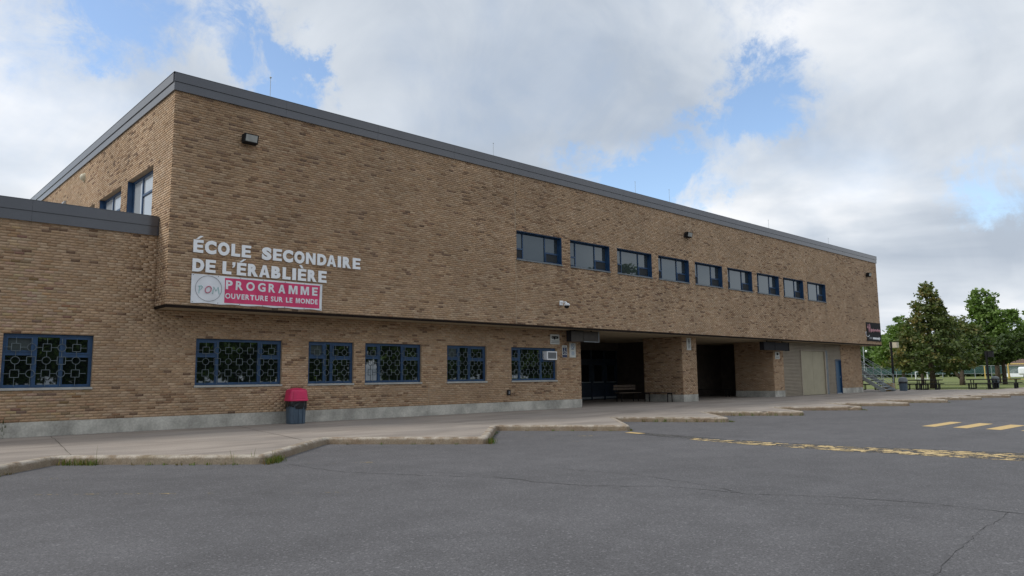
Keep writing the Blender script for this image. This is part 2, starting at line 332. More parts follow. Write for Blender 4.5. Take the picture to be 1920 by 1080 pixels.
# pavement with a saw-tooth front edge
KP = [(-20, -4.95), (-17.9, -4.95), (-15.45, -7.68), (-13, -4.95), (-10.55, -7.7), (-8.1, -4.95), (-5.65, -7.65), (-3.24, -4.94), (-.78, -7.65), (1.82, -5.0), (4.1, -7.72), (6.89, -4.9), (8.98, -7.72), (11.77, -4.94),
      (13.56, -7.85), (16.3, -5.2), (18.2, -7.97), (20.95, -5.35), (22.95, -8.02), (25.8, -5.4), (27.8, -8.07), (30.4, -5.7), (32.4, -8.2), (34.9, -6.2), (37.0, -8.4), (39.5, -6.3),
      (41.6, -8.6), (44, -6.4), (46.2, -8.7), (48.6, -6.5), (50.8, -8.8), (53.2, -6.6), (55.4, -8.9), (57.8, -6.7), (60, -9.0), (70, -9.0)]
def rounded(P, r):
    out = []          # list of (point, index of the corner it belongs to)
    for i, p in enumerate(P):
        if i in (0, len(P)-1): out.append((Vector(p), i)); continue
        a = Vector(P[i-1])-Vector(p); b_ = Vector(P[i+1])-Vector(p); a.normalize(); b_.normalize()
        p0 = Vector(p)+a*r; p1 = Vector(p)+b_*r
        for s in (0, .25, .5, .75, 1): out.append(((1-s)**2*p0+2*s*(1-s)*Vector(p)+s*s*p1, i))
    return out
rk = rounded(KP, .16)
line = [p for p, i in rk]
pv_pts = [(p.x, p.y+.07) for p in line]+[(70, -4), (56.5, -4.0), (56.0, 4), (55.0, 40), (-20, 40)]
pave = tag(sheet('pavement', pv_pts, 0., MT['pave']), 'brown grey concrete pavement with saw-tooth edge along the school', None, None, 'structure')
# dense outline, then one kerb stone for each straight run
dense = []
for i in range(len(rk)-1):
    p, c = rk[i]; q, c2 = rk[i+1]; n = max(1, int((q-p).length/.14))
    for s in range(n): dense.append((p.lerp(q, s/n), c if c == c2 else (c if s < n/2 else c2), (c == c2 and abs(i % 1) < 1)))
dense.append((rk[-1][0], rk[-1][1], False))
pts = [d[0] for d in dense]; nrm = []
for i in range(len(pts)):
    t_ = pts[min(i+1, len(pts)-1)]-pts[max(i-1, 0)]; t_.normalize(); nrm.append(Vector((t_.y, -t_.x)))   # outward (towards -Y)
prof = [(.012, ZA-.02), (.004, ZA+.05), (-.004, -.035), (-.022, -.010), (-.05, .004), (-.10, .008), (-.155, .006), (-.16, -.02)]
# corner apex index splits
apex = {}
for i, d in enumerate(dense):
    v = KP[d[1]]; dd = (d[0]-Vector(v)).length
    if d[1] not in apex or dd < apex[d[1]][0]: apex[d[1]] = (dd, i)
cuts = sorted(v[1] for v in apex.values())
wob = [Vector((random.gauss(0, .0022), random.gauss(0, .0022))) for _ in pts]
for a_, b_ in zip(cuts[:-1], cuts[1:]):
    mb = MB(); V = []; F = []; np_ = len(prof)
    for i in range(a_, b_+1):
        chip = (max(0, random.gauss(0, .003))+(random.uniform(.008, .03) if random.random() < .022 else 0)) if a_ < i < b_ else 0.
        for k, (o_, z) in enumerate(prof):
            w_ = wob[i] if 1 <= k <= 5 else Vector((0, 0))
            oo = o_-(chip if k in (2, 3) else 0); zz = z-(chip*1.3 if k in (2, 3, 4) else 0)
            p = pts[i]+nrm[i]*oo; V.append((p.x+w_.x*.6, p.y+w_.y*.6, zz+(w_.x*.5 if k in (3, 4, 5) else 0)))
    for i in range(b_-a_):
        for k in range(np_-1): F.append((i*np_+k, (i+1)*np_+k, (i+1)*np_+k+1, i*np_+k+1))
    F += [tuple(range(np_)), tuple((b_-a_)*np_+k for k in range(np_-1, -1, -1))]
    mb.add(V, F); mb.build('kerb', MT['kerb'], pave)
# pavement joints
for (x0, y0, x1, y1) in ((-2.2, .80, -3.0, -4.9), (2.3, .80, 1.2, -5.1), (7.2, .8, 6.95, -4.75), (12, .8, 11.8, -4.8), (16.4, .8, 16.3, -5.0), (21, .8, 20.95, -5.1), (26, .8, 25.8, -5.2), (31, .8, 30.5, -5.5)):
    mb = MB(); n = 10; P_ = [Vector((x0+(x1-x0)*s/n+random.gauss(0, .012), y0+(y1-y0)*s/n, .004)) for s in range(n+1)]
    V = []; F = []
    for s, p in enumerate(P_): w = random.uniform(.004, .009); V += [(p.x-w, p.y, p.z), (p.x+w, p.y, p.z)]
    for s in range(n): F.append((2*s, 2*s+1, 2*s+3, 2*s+2))
    mb.add(V, F).build('expansion_joint', MT['joint'], pave)
# field on the right, path
fld = tag(sheet('playing_field', [(56.02, -4.0), (700, -4.0), (700, 700), (54, 700), (54.98, 40), (55.98, 4)], -.012, MT['grass']), 'mown grass playing field behind the trees', None, None, 'structure')
pth = tag(sheet('path', [(87.0, -4), (87.6, -4), (92.6, 20), (98, 60), (97.2, 60), (91.9, 20)], -.008, MT['sand']), 'thin pale path line across the playing field', None, None, 'structure')
# painted stripes
for q in ([(14.92, -12.66), (14.84, -13.0), (17.18, -12.98), (17.24, -12.66)], [(14.82, -13.42), (14.71, -13.77), (16.95, -13.79), (17.07, -13.43)],
          [(14.68, -14.18), (14.57, -14.53), (16.70, -14.58), (16.84, -14.21)], [(14.56, -14.94), (14.45, -15.3), (16.5, -15.35), (16.65, -15.0)], [(14.44, -15.7), (14.33, -16.06), (16.4, -16.1), (16.5, -15.76)]):
    sheet('painted_stripe', q, ZA+.004, MT['yellow'], lot)
sheet('worn_painted_line', [(8.02, -10.2), (7.66, -10.35), (7.38, -12.0), (7.28, -14.0), (7.50, -16.6), (7.9, -18.5), (9.0, -18.5), (8.75, -16.2), (8.12, -13.6), (8.06, -11.8)], ZA+.006, MT['yellowworn'], lot)
sheet('worn_painted_line', [(8.62, -8.0), (8.35, -8.02), (8.28, -8.5), (8.5, -8.55)], ZA+.006, MT['yellow'], lot)
sheet('asphalt_patch', [(8.75, -8.02), (8.30, -8.02), (7.72, -10.4), (7.45, -12.0), (7.33, -14.0), (7.55, -16.6), (7.95, -18.5), (9.1, -18.5), (8.9, -16.2), (8.3, -13.6), (8.25, -11.0)], ZA+.003, MT['patch'], lot)
for q in ([(-3.85, -6.9), (-3.55, -7.3), (-3.45, -7.2), (-3.75, -6.85)], [(-4.3, -8.6), (-4.2, -8.65), (-1.2, -11.6), (-1.3, -11.6)], [(-.35, -8.0), (-.3, -8.12), (.9, -9.1), (.9, -8.98)], [(5.4, -6.2), (5.6, -6.3), (7.4, -8.2), (7.2, -8.2)], [(5.0, -8.0), (5.1, -8.1), (6.9, -9.8), (6.8, -9.8)]):
    sheet('faint_painted_line', q, ZA+.004, MT['yellowfaint'], lot)
def crack(P, w=.012, jit=.03):
    w *= 1.25
    pp = []
    for i in range(len(P)-1):
        a = Vector(P[i]); b_ = Vector(P[i+1]); n = max(2, int((b_-a).length/.09))
        for s in range(n): pp.append(a.lerp(b_, s/n)+Vector((random.gauss(0, jit*.5), random.gauss(0, jit*.5))))
    pp.append(Vector(P[-1])); V = []; F = []
    for i, p in enumerate(pp):
        t_ = (pp[min(i+1, len(pp)-1)]-pp[max(0, i-1)]).normalized(); n_ = Vector((-t_.y, t_.x)); ww = w*random.uniform(.25, 1.)
        V += [(*(p+n_*ww/2), ZA+.003), (*(p-n_*ww/2), ZA+.003)]
    for i in range(len(pp)-1): F.append((2*i, 2*i+1, 2*i+3, 2*i+2))
    MB().add(V, F).build('crack', MT['crack'], lot)
crack([(-.47, -7.97), (-.49, -8.84), (-.42, -9.53), (-.19, -10.06), (.19, -10.86), (.6, -11.57), (.82, -12.15), (.79, -12.44), (.97, -13.23), (1.57, -13.95), (1.69, -14.42), (1.74, -15.04), (2.04, -15.54), (2.25, -16.05), (2.46, -16.75), (2.42, -17.63), (2.5, -18.6)], .016)
crack([(.30, -10.1), (.62, -10.9), (.75, -11.6), (.80, -12.1)], .008)
crack([(2.08, -11.6), (2.08, -12.15), (2.26, -12.91), (2.08, -14.09), (1.9, -14.64), (1.72, -15.0)], .010)
crack([(1.6, -14.1), (1.35, -14.9), (1.5, -15.7), (1.9, -16.4), (2.3, -16.9)], .006)
crack([(2.43, -17.5), (1.45, -17.55), (.47, -17.62), (-.67, -17.77)], .0045, .02)
crack([(17.5, -9.2), (20, -11.2), (23, -12.6), (27, -14)], .02)
crack([(12.5, -9.0), (14.5, -10.4), (16.8, -11.0)], .012)
crack([(-3.6, -10.3), (-3.1, -10.5), (-2.4, -10.6), (-2.0, -10.4)], .005)

# ------------------------------------------------------------------ the school building
B = empty('school_building', (0, 0, 0), 0, 'long two-storey buff brick school with overhanging upper floor and low wing', 'building')
YD = .839; ZB = .348; ZS = 3.213; ZT = 8.90; ZF = 9.366; LX = 46.974; WZ0 = 5.097; WZ1 = 5.607
CO = .06663
BR_L = .193; JT = .010
PAL = np.array([(.475, .330, .212), (.45, .310, .196), (.495, .355, .235), (.43, .287, .176), (.465, .325, .218), (.515, .380, .262), (.445, .308, .202)])
DARK = np.array([(.235, .146, .090), (.275, .172, .104), (.20, .128, .086), (.32, .195, .118)])
def vnoise(x, y, s, seed):
    r = np.random.default_rng(seed); g = r.random((96, 96)); x = np.asarray(x)/s+200; y = np.asarray(y)/s+200
    xi = np.floor(x).astype(int); yi = np.floor(y).astype(int); fx = x-xi; fy = y-yi; fx = fx*fx*(3-2*fx); fy = fy*fy*(3-2*fy)
    G = lambda a, b_: g[a % 96, b_ % 96]
    return (G(xi, yi)*(1-fx)+G(xi+1, yi)*fx)*(1-fy)+(G(xi, yi+1)*(1-fx)+G(xi+1, yi+1)*fx)*fy
CAND = []     # bricks large enough in view to be parts of their own
def tints(u, v, seed, brown=0.):
    r = np.random.default_rng(seed); n = len(u)
    c = PAL[r.integers(0, len(PAL), n)]*(1+r.normal(0, .065, (n, 1)))
    c *= 1-brown*.30*(1 if np.isscalar(brown) else 1) if np.isscalar(brown) else (1-brown[:, None]*np.array([.24, .28, .32]))
    p = .022+.10*np.clip((vnoise(u, v, 2.6, seed+2)-.35)/.5, 0, 1)+(.05*brown if not np.isscalar(brown) else 0)
    dk = np.zeros(n, bool); st = r.random(n); run = 0
    for k in range(n):
        if run > 0: dk[k] = True; run -= 1
        elif st[k] < p[k]*1.05: dk[k] = True; run = int(r.random() < .25)
    c[dk] = DARK[r.integers(0, len(DARK), dk.sum())]*(1+r.normal(0, .10, (dk.sum(), 1)))
    return np.clip(c, .03, .62)
def wall(name, org, U, Nrm, u0, u1, v0, v1, openings=(), seed=1, brown=None, core=None, parts=True):
    """brick skin on a vertical plane through org; u along U, v is the height"""
    org = np.array(org, float); U = np.array(U, float); Nrm = np.array(Nrm, float)
    ua, ub, va, vb = [], [], [], []
    rows = int(math.ceil((v1-v0)/CO-1e-6)); rr = random.Random(seed); full = []
    for r_ in range(rows):
        z0 = v0+r_*CO+JT/2; z1 = min(v0+(r_+1)*CO-JT/2, v1); 
        if z1-z0 < .012: continue
        zc_ = (z0+z1)/2
        spans = [(u0, u1)]
        for (a, b_, c, d) in openings:
            if c < zc_ < d:
                ns = []
                for (p, q) in spans:
                    if b_ <= p or a >= q: ns.append((p, q)); continue
                    if a > p: ns.append((p, a))
                    if b_ < q: ns.append((b_, q))
                spans = ns
        off = (r_ % 2)*.5*(BR_L+JT)+rr.uniform(-.03, .03)
        k0 = int((u0-off)/(BR_L+JT))-1
        for (p, q) in spans:
            k_ = int(math.floor((p-off)/(BR_L+JT)))
            while True:
                a = k_*(BR_L+JT)+off+JT/2; b_ = a+BR_L; k_ += 1
                if a >= q: break
                isfull = a >= p and b_ <= q
                a = max(a, p); b_ = min(b_, q)
                if b_-a < .02: continue
                ua.append(a); ub.append(b_); va.append(z0); vb.append(z1); full.append(isfull and z1-z0 > .05)
    ua, ub, va, vb = map(np.array, (ua, ub, va, vb)); full = np.array(full)
    uc = (ua+ub)/2; vc = (va+vb)/2
    br = brown(uc, vc) if brown else 0.
    col = tints(uc, vc, seed*13+5, br)
    if seed == 3:      # rain streaks below the ends of the upper sills
        rs = np.random.default_rng(99)
        for (a, b_) in UPX:
            for e0 in (a+.1, b_-.1, (a+b_)/2+.3):
                dd = np.abs(uc-e0)/(.10+.10*rs.random()); dv = (UB_-vc)/rs.uniform(.5, 1.3)
                k_ = np.clip(1-dd, 0, 1)*np.where((dv > 0) & (dv < 1), 1-dv, 0); col = col*(1-.38*k_[:, None])
    r = np.random.default_rng(seed); n = len(ua)
    pr = .0045+np.clip(r.normal(0, .0015, n), -.002, .004)
    P = lambda u, v, w: org+U*u[:, None]+np.array([0, 0, 1.])*v[:, None]+Nrm*w[:, None]
    z = np.full(n, -.012)
    V = np.stack([P(ua, va, pr), P(ub, va, pr), P(ub, vb, pr), P(ua, vb, pr), P(ua, va, z), P(ub, va, z), P(ub, vb, z), P(ua, vb, z)], 1)
    # camera footprint of each brick
    ctr = P(uc, vc, pr); d = ctr-CAM; dep = d@CF; sx_ = FPX*(d@CR)/dep; sy_ = -FPX*(d@CU)/dep; dist = np.linalg.norm(d, axis=1)
    area = (ub-ua)*(vb-va)*np.abs((d@Nrm)/dist)/dist**2*FPX**2
    area[(np.abs(sx_) > 950) | (np.abs(sy_) > 530) | (~full) | ((d@Nrm) > 0)] = 0
    me_parent = core
    rec = dict(V=V, col=col, area=area, parent=me_parent, seed=seed, pr=pr, ctr=ctr, dims=(ub-ua, vb-va), N=Nrm, U=U)
    CAND.append(rec); return rec
def cells(mb, u0, u1, v0, v1, ops, f):
    us = sorted({u0, u1, *[x for o in ops for x in o[:2] if u0 < x < u1]}); vs_ = sorted({v0, v1, *[x for o in ops for x in o[2:] if v0 < x < v1]})
    for i in range(len(us)-1):
        # merge vertically
        run = None
        for j in range(len(vs_)-1):
            uc = (us[i]+us[i+1])/2; vc = (vs_[j]+vs_[j+1])/2
            solid = not any(o[0] < uc < o[1] and o[2] < vc < o[3] for o in ops)
            if solid: run = (run[0], vs_[j+1]) if run else (vs_[j], vs_[j+1])
            if (not solid or j == len(vs_)-2) and run: f(mb, us[i], us[i+1], run[0], run[1]); run = None

zr = lambda z, base: base+round((z-base)/CO)*CO
LB, LT_ = zr(1.10, ZB), zr(2.40, ZB)
UB_, UT = zr(5.61, ZS), zr(6.745, ZS)
LOWX = [(-3.27, -1.39), (1.10, 3.58), (4.43, 5.985), (6.41, 8.62), (9.73, 11.56), (12.82, 15.30)]
LOW_OPS = [(a, b_, LB, LT_) for a, b_ in LOWX]
UPX = [(12.36+2.978*i, 14.84+2.978*i) for i in range(9)]
UP_OPS = [(a, b_, UB_, UT) for a, b_ in UPX]
JTS = [(12.308, 12.326, ZS, UB_), (12.308, 12.326, UT, ZT), (24.085, 24.103, ZS, ZT), (36.10, 36.118, ZS, UB_), (36.10, 36.118, UT, ZT)]
XE = 16.77
SOFZ = 3.15
# cores (mortar) of the walls
mb = MB(); ops = LOW_OPS+[(0, 99, SOFZ, 9)]
cells(mb, -20, XE, 0.02, WZ0+.1, ops, lambda m_, a, b_, c, d: m_.box(a, b_, YD, YD+.28, c, d)); wl = mb.build('lower_wall', MT['mortar'], B)
mb = MB(); cells(mb, 0, LX, ZS, ZT, UP_OPS, lambda m_, a, b_, c, d: m_.box(a, b_, 0, .28, c, d)); wu = mb.build('upper_wall', MT['mortar'], B)
SIDE = [(1.50, 3.86, 5.2, zr(7.18, ZS)), (4.48, 6.90, 5.2, zr(7.18, ZS)), (7.50, 9.92, 5.2, zr(7.18, ZS)), (10.5, 12.9, 5.2, zr(7.18, ZS))]
mb = MB(); cells(mb, .28, 26, ZS, ZT, SIDE, lambda m_, a, b_, c, d: m_.box(0, .28, a, b_, c, d)); wsd = mb.build('side_wall', MT['mortar'], B)
brown_up = lambda u, v: np.clip(.95-.034*u, .12, .95)*np.clip(.45+.9*vnoise(u, v*1.5, 4.5, 77), 0, 1)*np.where(v < 4.2, .75, 1.)
wall('front_upper', (0, 0, 0), (1, 0, 0), (0, -1, 0), -.007, LX+.007, ZS, ZT, UP_OPS+JTS, 3, brown_up, wu)
wall('front_lower', (0, YD, 0), (1, 0, 0), (0, -1, 0), -20, XE+.007, ZB, WZ0+.02, LOW_OPS+[(0, 99, SOFZ-.01, 9), (8.93, 8.945, ZB, 1.08)], 5, lambda u, v: .12+.35*vnoise(u, v*2, 2.5, 31)*(u > -90), wl)
wall('side', (0, 0, 0), (0, 1, 0), (-1, 0, 0), 0, 26, ZS, ZT, SIDE+[(YD+.0, 99, 0, WZ1-.1)], 8, lambda u, v: .25*vnoise(u, v, 3, 5), wsd)
# vertical sealant joints
for (a, b_, c, d) in JTS: MB().box(a+.001, b_-.001, -.003, .004, c, d).build('sealant_joint', MT['sealant'], B)
MB().box(8.931, 8.944, YD-.003, YD+.004, ZB, 1.08).build('sealant_joint', MT['sealant'], B)
# pillars and inner walls of the entrance recesses
def pier(x0, x1, ydep, seed, sideface=True):
    c = MB().box(x0, x1, YD, ydep, ZB-.02, SOFZ-.005).build('brick_pier', MT['mortar'], B)
    wall('pf', (0, YD, 0), (1, 0, 0), (0, -1, 0), x0-.007, x1+.007, ZB, SOFZ-.006, (), seed, lambda u, v: .35*vnoise(u, v, 1.5, seed), c)
    if sideface: wall('ps', (x0, 0, 0), (0, 1, 0), (-1, 0, 0), YD, ydep, ZB, SOFZ-.006, (), seed+50, lambda u, v: .25+.3*vnoise(u, v, 1.5, seed+2), c)
    MB().box(x0-.014, x1+.014, YD-.014, ydep, 0, ZB, .006).build('plinth', MT['concrete'], B)
pier(24.16, 25.39, 3.15, 21); pier(33.19, 34.37, 3.28, 23); pier(42.25, 45.45, 6.0, 25)
MB().box(-20, XE+.014, YD-.016, YD+.2, 0, ZB, .006).build('plinth', MT['concrete'], B)
MB().box(XE-.28, XE, YD+.28, 8.2, 0, SOFZ).build('recess_side_wall', MT['shadewall'], B)
MB().box(XE-.28, 27.27, 8.2, 8.5, 0, SOFZ).build('recess_back_wall', MT['shadewall'], B)
MB().box(27.281, 45.2, 5.6, 5.8, 0, SOFZ).build('recess_back_wall', MT['shadewall'], B)
MB().box(16.78, 20.16, 7.0, 7.1, 0, SOFZ).box(20.17, 26.99, 7.0, 7.08, 2.72, SOFZ).build('recess_screen_wall', MT['shadewall'], B)
MB().box(27.0, 27.28, 3.5, 8.19, 0, SOFZ).build('recess_partition', MT['shadewall'], B)
MB().box(35.5, 35.7, 3.0, 5.59, 0, SOFZ).build('recess_partition', MT['shadewall'], B)
# soffit, drip flashing, floor above
sb = MB(); sb.box(.02, LX-.02, .02, YD+.002, SOFZ, SOFZ+.05); sb.box(XE-.1, LX-.02, YD+.003, 8.5, SOFZ, SOFZ+.05); sb.build('soffit', MT['soffit'], B)
fb = MB(); fb.box(-.014, LX+.014, -.014, .018, SOFZ-.012, ZS-.002); fb.box(-.014, .018, .019, YD, SOFZ-.012, ZS-.002); fb.build('drip_flashing', MT['drip'], B)
# rest of the building mass
MB().box(LX-.28, LX, .28, 26, ZS, ZT).build('end_wall', MT['plainbrick'], B)
MB().box(45.17, 45.45, 6.5, 26, 0, SOFZ).build('end_wall', MT['plainbrick'], B)
MB().box(0, LX, 26, 26.3, 0, ZT).build('rear_wall', MT['plainbrick'], B)
MB().box(.1, LX-.1, .1, 26.2, ZT+.02, ZF-.12).build('main_roof', MT['roof'], B)
MB().box(-20, -.02, YD+.1, 26, WZ0+.1, WZ1-.12).build('wing_roof', MT['roof'], B)
MB().box(-20.3, -20, YD, 26, 0, WZ1-.2).build('wing_end_wall', MT['plainbrick'], B)
# metal fascia in panels with a step
def fascia_run(x0, x1, zb_, zt_, axis, name='fascia_panel', n=None, off=0.):
    n = n or max(1, round((x1-x0)/3.05)); h = zt_-zb_
    for i in range(n):
        a = x0+(x1-x0)*i/n+(.002 if i else 0); b_ = x0+(x1-x0)*(i+1)/n-(.002 if i < n-1 else 0)
        mb = MB(); lo = (zb_, zb_+h*.475); hi = (zb_+h*.49, zt_)
        for (z0, z1), o_ in ((lo, .050), (hi, .072)):
            if axis == 'x': mb.box(a, b_, off-o_, off-.004, z0, z1)
            else: mb.box(off-o_, off-.004, a, b_, z0, z1)
        if axis == 'x': mb.box(a, b_, off-.040, off-.004, lo[1], hi[0])
        else: mb.box(off-.040, off-.004, a, b_, lo[1], hi[0])
        mb.build(name, MT['fascia'], B)
ZFB = ZT-.005
fascia_run(-.05, LX+.05, ZFB, ZF, 'x')
fascia_run(-.002, 26, ZFB, ZF, 'y')
MB().box(LX+.004, LX+.06, 0, 26, ZFB, ZF).build('fascia_panel', MT['fascia'], B)
cap = MB(); cap.box(-.08, LX+.08, -.08, .3, ZF+.001, ZF+.012); cap.box(-.08, .3, .301, 26, ZF+.001, ZF+.012); cap.build('coping', MT['fascia'], B)
fascia_run(-20, -.03, WZ0, WZ1, 'x', off=YD)
MB().box(-20, -.03, YD-.08, YD+.35, WZ1+.001, WZ1+.012).build('coping', MT['fascia'], B)
MB().box(-.029, -.010, YD-.06, YD-.008, WZ0, WZ1).build('fascia_end_cap', MT['fascia'], B)

# windows --------------------------------------------------------------
def frame_rect(mb, x0, x1, z0, z1, w, y0, y1):
    mb.box(x0, x1, y0, y1, z1-w, z1); mb.box(x0, x1, y0, y1, z0, z0+w); mb.box(x0, x0+w, y0, y1, z0+w, z1-w); mb.box(x1-w, x1, y0, y1, z0+w, z1-w)
def part_empty(name, parent):
    o = bpy.data.objects.new(name, None); COL.objects.link(o); o.parent = parent; return o
for i, (x0, x1) in enumerate(UPX):
    w = part_empty('upper_window', B); W_ = x1-x0; z0 = UB_+.055; z1 = UT; yr = .17
    mb = MB(); frame_rect(mb, x0+.003, x1-.003, z0, z1-.003, .048, yr, yr+.08)
    m1, m2 = x0+W_*.20, x0+W_*.685
    for m__ in (m1, m2): mb.box(m__-.020, m__+.020, yr+.004, yr+.076, z0+.0485, z1-.0515)
    zt_ = z0+.43; mb.box(x0+.0515, m1-.0205, yr+.004, yr+.076, zt_-.02, zt_+.02); mb.box(m2+.0205, x1-.0515, yr+.004, yr+.076, zt_-.02, zt_+.02)
    for a, b_ in ((x0+.052, m1-.021), (m2+.021, x1-.052)): frame_rect(mb, a+.001, b_-.001, z0+.049, zt_-.021, .024, yr-.012, yr+.05)
    mb.build('frame', MT['blue'], w)
    lin = MB(); lin.box(x0+.002, x1-.002, .004, yr-.001, z1-.018, z1-.002); lin.box(x1-.018, x1-.002, .004, yr-.001, z0, z1-.02); lin.build('reveal_trim', MT['blue'], w)
    MB().box(x0-.01, x1+.01, -.035, yr+.04, UB_+.004, z0-.002).build('sill', MT['sill_metal'], w)
    for a, b_, c, d in ((x0+.06, m1-.02, zt_+.02, z1-.06), (m1+.02, m2-.02, z0+.06, z1-.06), (m2+.02, x1-.06, zt_+.02, z1-.06)):
        MB().box(a, b_, yr+.035, yr+.045, c, d).build('pane', MT['glass'], w)
    for j, (a, b_) in enumerate(((x0+.09, m1-.05), (m2+.05, x1-.09))):
        MB().box(a, b_, yr+.010, yr+.016, z0+.09, zt_-.05).build('hopper_pane', MT['glass'] if (i == 1 and j == 0) else MT['screen'], w)
def grille(mb, x0, x1, z0, z1, xs, zs, par, y, r=.0085):
    nx = int((x1-x0)/.31)+3
    cols = [xs+.3135*k for k in range(-12, 14) if x0+.02 < xs+.3135*k < x1-.02]; rows_ = [zs+.3105*k for k in range(-5, 6) if z0+.02 < zs+.3105*k < z1-.02]
    s = .088
    for cx in cols:
        k = round((cx-xs)/.3135)
        for cz in rows_:
            j = round((cz-zs)/.3105)
            cl = lambda x, z: (min(max(x, x0+.01), x1-.01), y, min(max(z, z0+.01), z1-.01))
            if (k+j+par) % 2 == 0:
                P_ = [cl(cx+s*math.cos(2*math.pi*q/16), cz+s*math.sin(2*math.pi*q/16)) for q in range(16)]
                mb.tube(P_, r, 5, close=True)
            else:
                P_ = [cl(cx+a*s, cz+b_*s) for a, b_ in ((-1, -1), (1, -1), (1, 1), (-1, 1))]
                for q in range(4): mb.bar(P_[q], P_[(q+1) % 4], r*1.7, r*1.7, (0, 1, 0))
            if cx+s < x1: mb.bar((cx+s, y, cz), (min(cx+.3135-s, x1-.005), y, cz), r*1.5, r*1.5, (0, 1, 0))
            if cx == cols[0]: mb.bar((x0+.005, y, cz), (max(cx-s, x0+.02), y, cz), r*1.5, r*1.5, (0, 1, 0))
            if cz+s < z1: mb.bar((cx, y, cz+s), (cx, y, min(cz+.3105-s, z1-.005)), r*1.5, r*1.5, (1, 0, 0))
            if cz == rows_[0]: mb.bar((cx, y, z0+.005), (cx, y, max(cz-s, z0+.02)), r*1.5, r*1.5, (1, 0, 0))
LSPEC = [(.35, .645, 0), (.245, .735, 0), (.375, .525, 0), (.26, .67, 0), (.32, .585, 0), (.20, .67, 0)]
for i, (x0, x1) in enumerate(LOWX):
    w = part_empty('lower_window', B); z0 = LB+.062; z1 = LT_; W_ = x1-x0; y0 = YD+.075
    f1, f2, _ = LSPEC[i]; m1, m2 = x0+W_*f1, x0+W_*f2
    mb = MB(); frame_rect(mb, x0+.003, x1-.003, z0, z1-.003, .07, y0, y0+.09)
    for m__ in (m1, m2): mb.box(m__-.045, m__+.045, y0+.004, y0+.086, z0+.07, z1-.073)
    zl = z0+(z1-z0)*.63; zr_ = z0+(z1-z0)*.60
    mb.box(x0+.073, m1-.045, y0+.004, y0+.086, zl-.04, zl+.04); mb.box(m2+.045, x1-.073, y0+.004, y0+.086, zr_-.04, zr_+.04)
    for a, b_, zz in ((x0+.074, m1-.046, zl), (m2+.046, x1-.074, zr_)): frame_rect(mb, a, b_, zz+.041, z1-.074, .035, y0-.012, y0+.06)
    mb.build('frame', MT['blue'], w)
    for a, b_, c, d in ((x0+.06, m1-.03, zl+.03, z1-.06), (x0+.06, m1-.03, z0+.06, zl-.03), (m1+.03, m2-.03, z0+.06, z1-.06), (m2+.03, x1-.06, zr_+.03, z1-.06), (m2+.03, x1-.06, z0+.06, zr_-.03)):
        gm_ = MT['glass_curtain'] if (i, round(c > zl), a < m1) in ((0, 1, True), (4, 1, True), (2, 1, True)) else MT['glass_low']
        MB().box(a, b_, y0+.04, y0+.05, c, d).build('pane', gm_, w)
    MB().box(x0-.02, x1+.02, YD-.04, y0+.05, LB+.003, z0-.002, .004).build('sill', MT['sill_conc'], w)
    gb = MB(); xs = {0: -3.0, 1: 1.39, 2: 4.74, 3: 6.73, 4: 9.98, 5: 13.1}[i]
    grille(gb, x0+.03, x1-.03, z0+.03, z1-.01, xs, 1.785, 0, y0-.032, .0075); gb.build('grille', MT['grille'], w)
for (a, b_, c, d) in SIDE:
    w = part_empty('side_window', B); mb = MB(); X_ = .15
    def fr(y0, y1, z0, z1, x=X_): mb.box(x, x+.08, y0, y1, z0, z1)
    fr(a, b_, d-.07, d-.003); fr(a+.002, a+.07, c, d-.071); fr(b_-.07, b_-.002, c, d-.071); fr((a+b_)/2-.035+.25, (a+b_)/2+.035+.25, c, d-.071); fr(a+.071, (a+b_)/2+.21, d-.62, d-.56)
    mb.build('frame', MT['blue'], w)
    MB().box(X_+.035, X_+.045, a+.06, b_-.06, c, d-.06).build('pane', MT['glass_sheen'], w)
    MB().box(.005, X_-.002, b_-.02, b_-.003, c, d-.01).build('reveal_trim', MT['blue'], w)
# doors and ribbed wall at the right
mb = MB(); pitch = .082
def ribs(x0, x1, z0, z1):
    n = int((z1-z0)/pitch); V = []; F = []
    for k in range(n+1):
        z = z0+k*pitch
        for dz, dy in ((0, .03), (.010, -.026), (pitch*.60, -.026), (pitch*.60+.010, .03)):
            if z+dz <= z1: V += [(x0, YD+.03+dy, z+dz), (x1, YD+.03+dy, z+dz)]
    for k in range(len(V)//2-1): F.append((2*k, 2*k+1, 2*k+3, 2*k+2))
    mb.add(V, F); mb.box(x0, x1, YD+.065, YD+.2, z0, z1)
ribs(34.39, 36.56, .01, SOFZ-.01); ribs(36.561, 40.0, 2.74, SOFZ-.01); ribs(40.001, 42.24, 2.2, SOFZ-.01); ribs(40.2, 41.36, .01, 2.199)
mb.build('ribbed_siding', MT['rib'], B)
d_ = part_empty('loading_door', B)
MB().box(36.66, 38.18, YD+.02, YD+.07, .02, 2.66).build('door_leaf', MT['bigdoor'], d_); MB().box(38.19, 39.74, YD+.02, YD+.07, .02, 2.66).build('door_leaf', MT['bigdoor'], d_)
MB().box(36.57, 36.65, YD-.02, YD+.1, 0, 2.66).box(39.75, 39.86, YD-.05, YD+.1, 0, 2.66).box(36.57, 39.86, YD-.03, YD+.1, 2.67, 2.735).build('door_frame', MT['rib'], d_)
MB().box(39.87, 40.19, YD-.03, YD+.2, 0, 2.73).build('door_track', MT['sill_metal'], d_)
d_ = part_empty('blue_door', B)
MB().box(41.42, 42.20, YD+.10, YD+.15, .05, 2.12).build('door_leaf', MT['bluedoor'], d_)
MB().box(41.365, 41.415, YD, YD+.16, 0, 2.19).box(42.205, 42.245, YD+.01, YD+.16, 0, 2.19).box(41.416, 42.204, YD, YD+.16, 2.13, 2.19).build('door_frame', MT['blue'], d_)
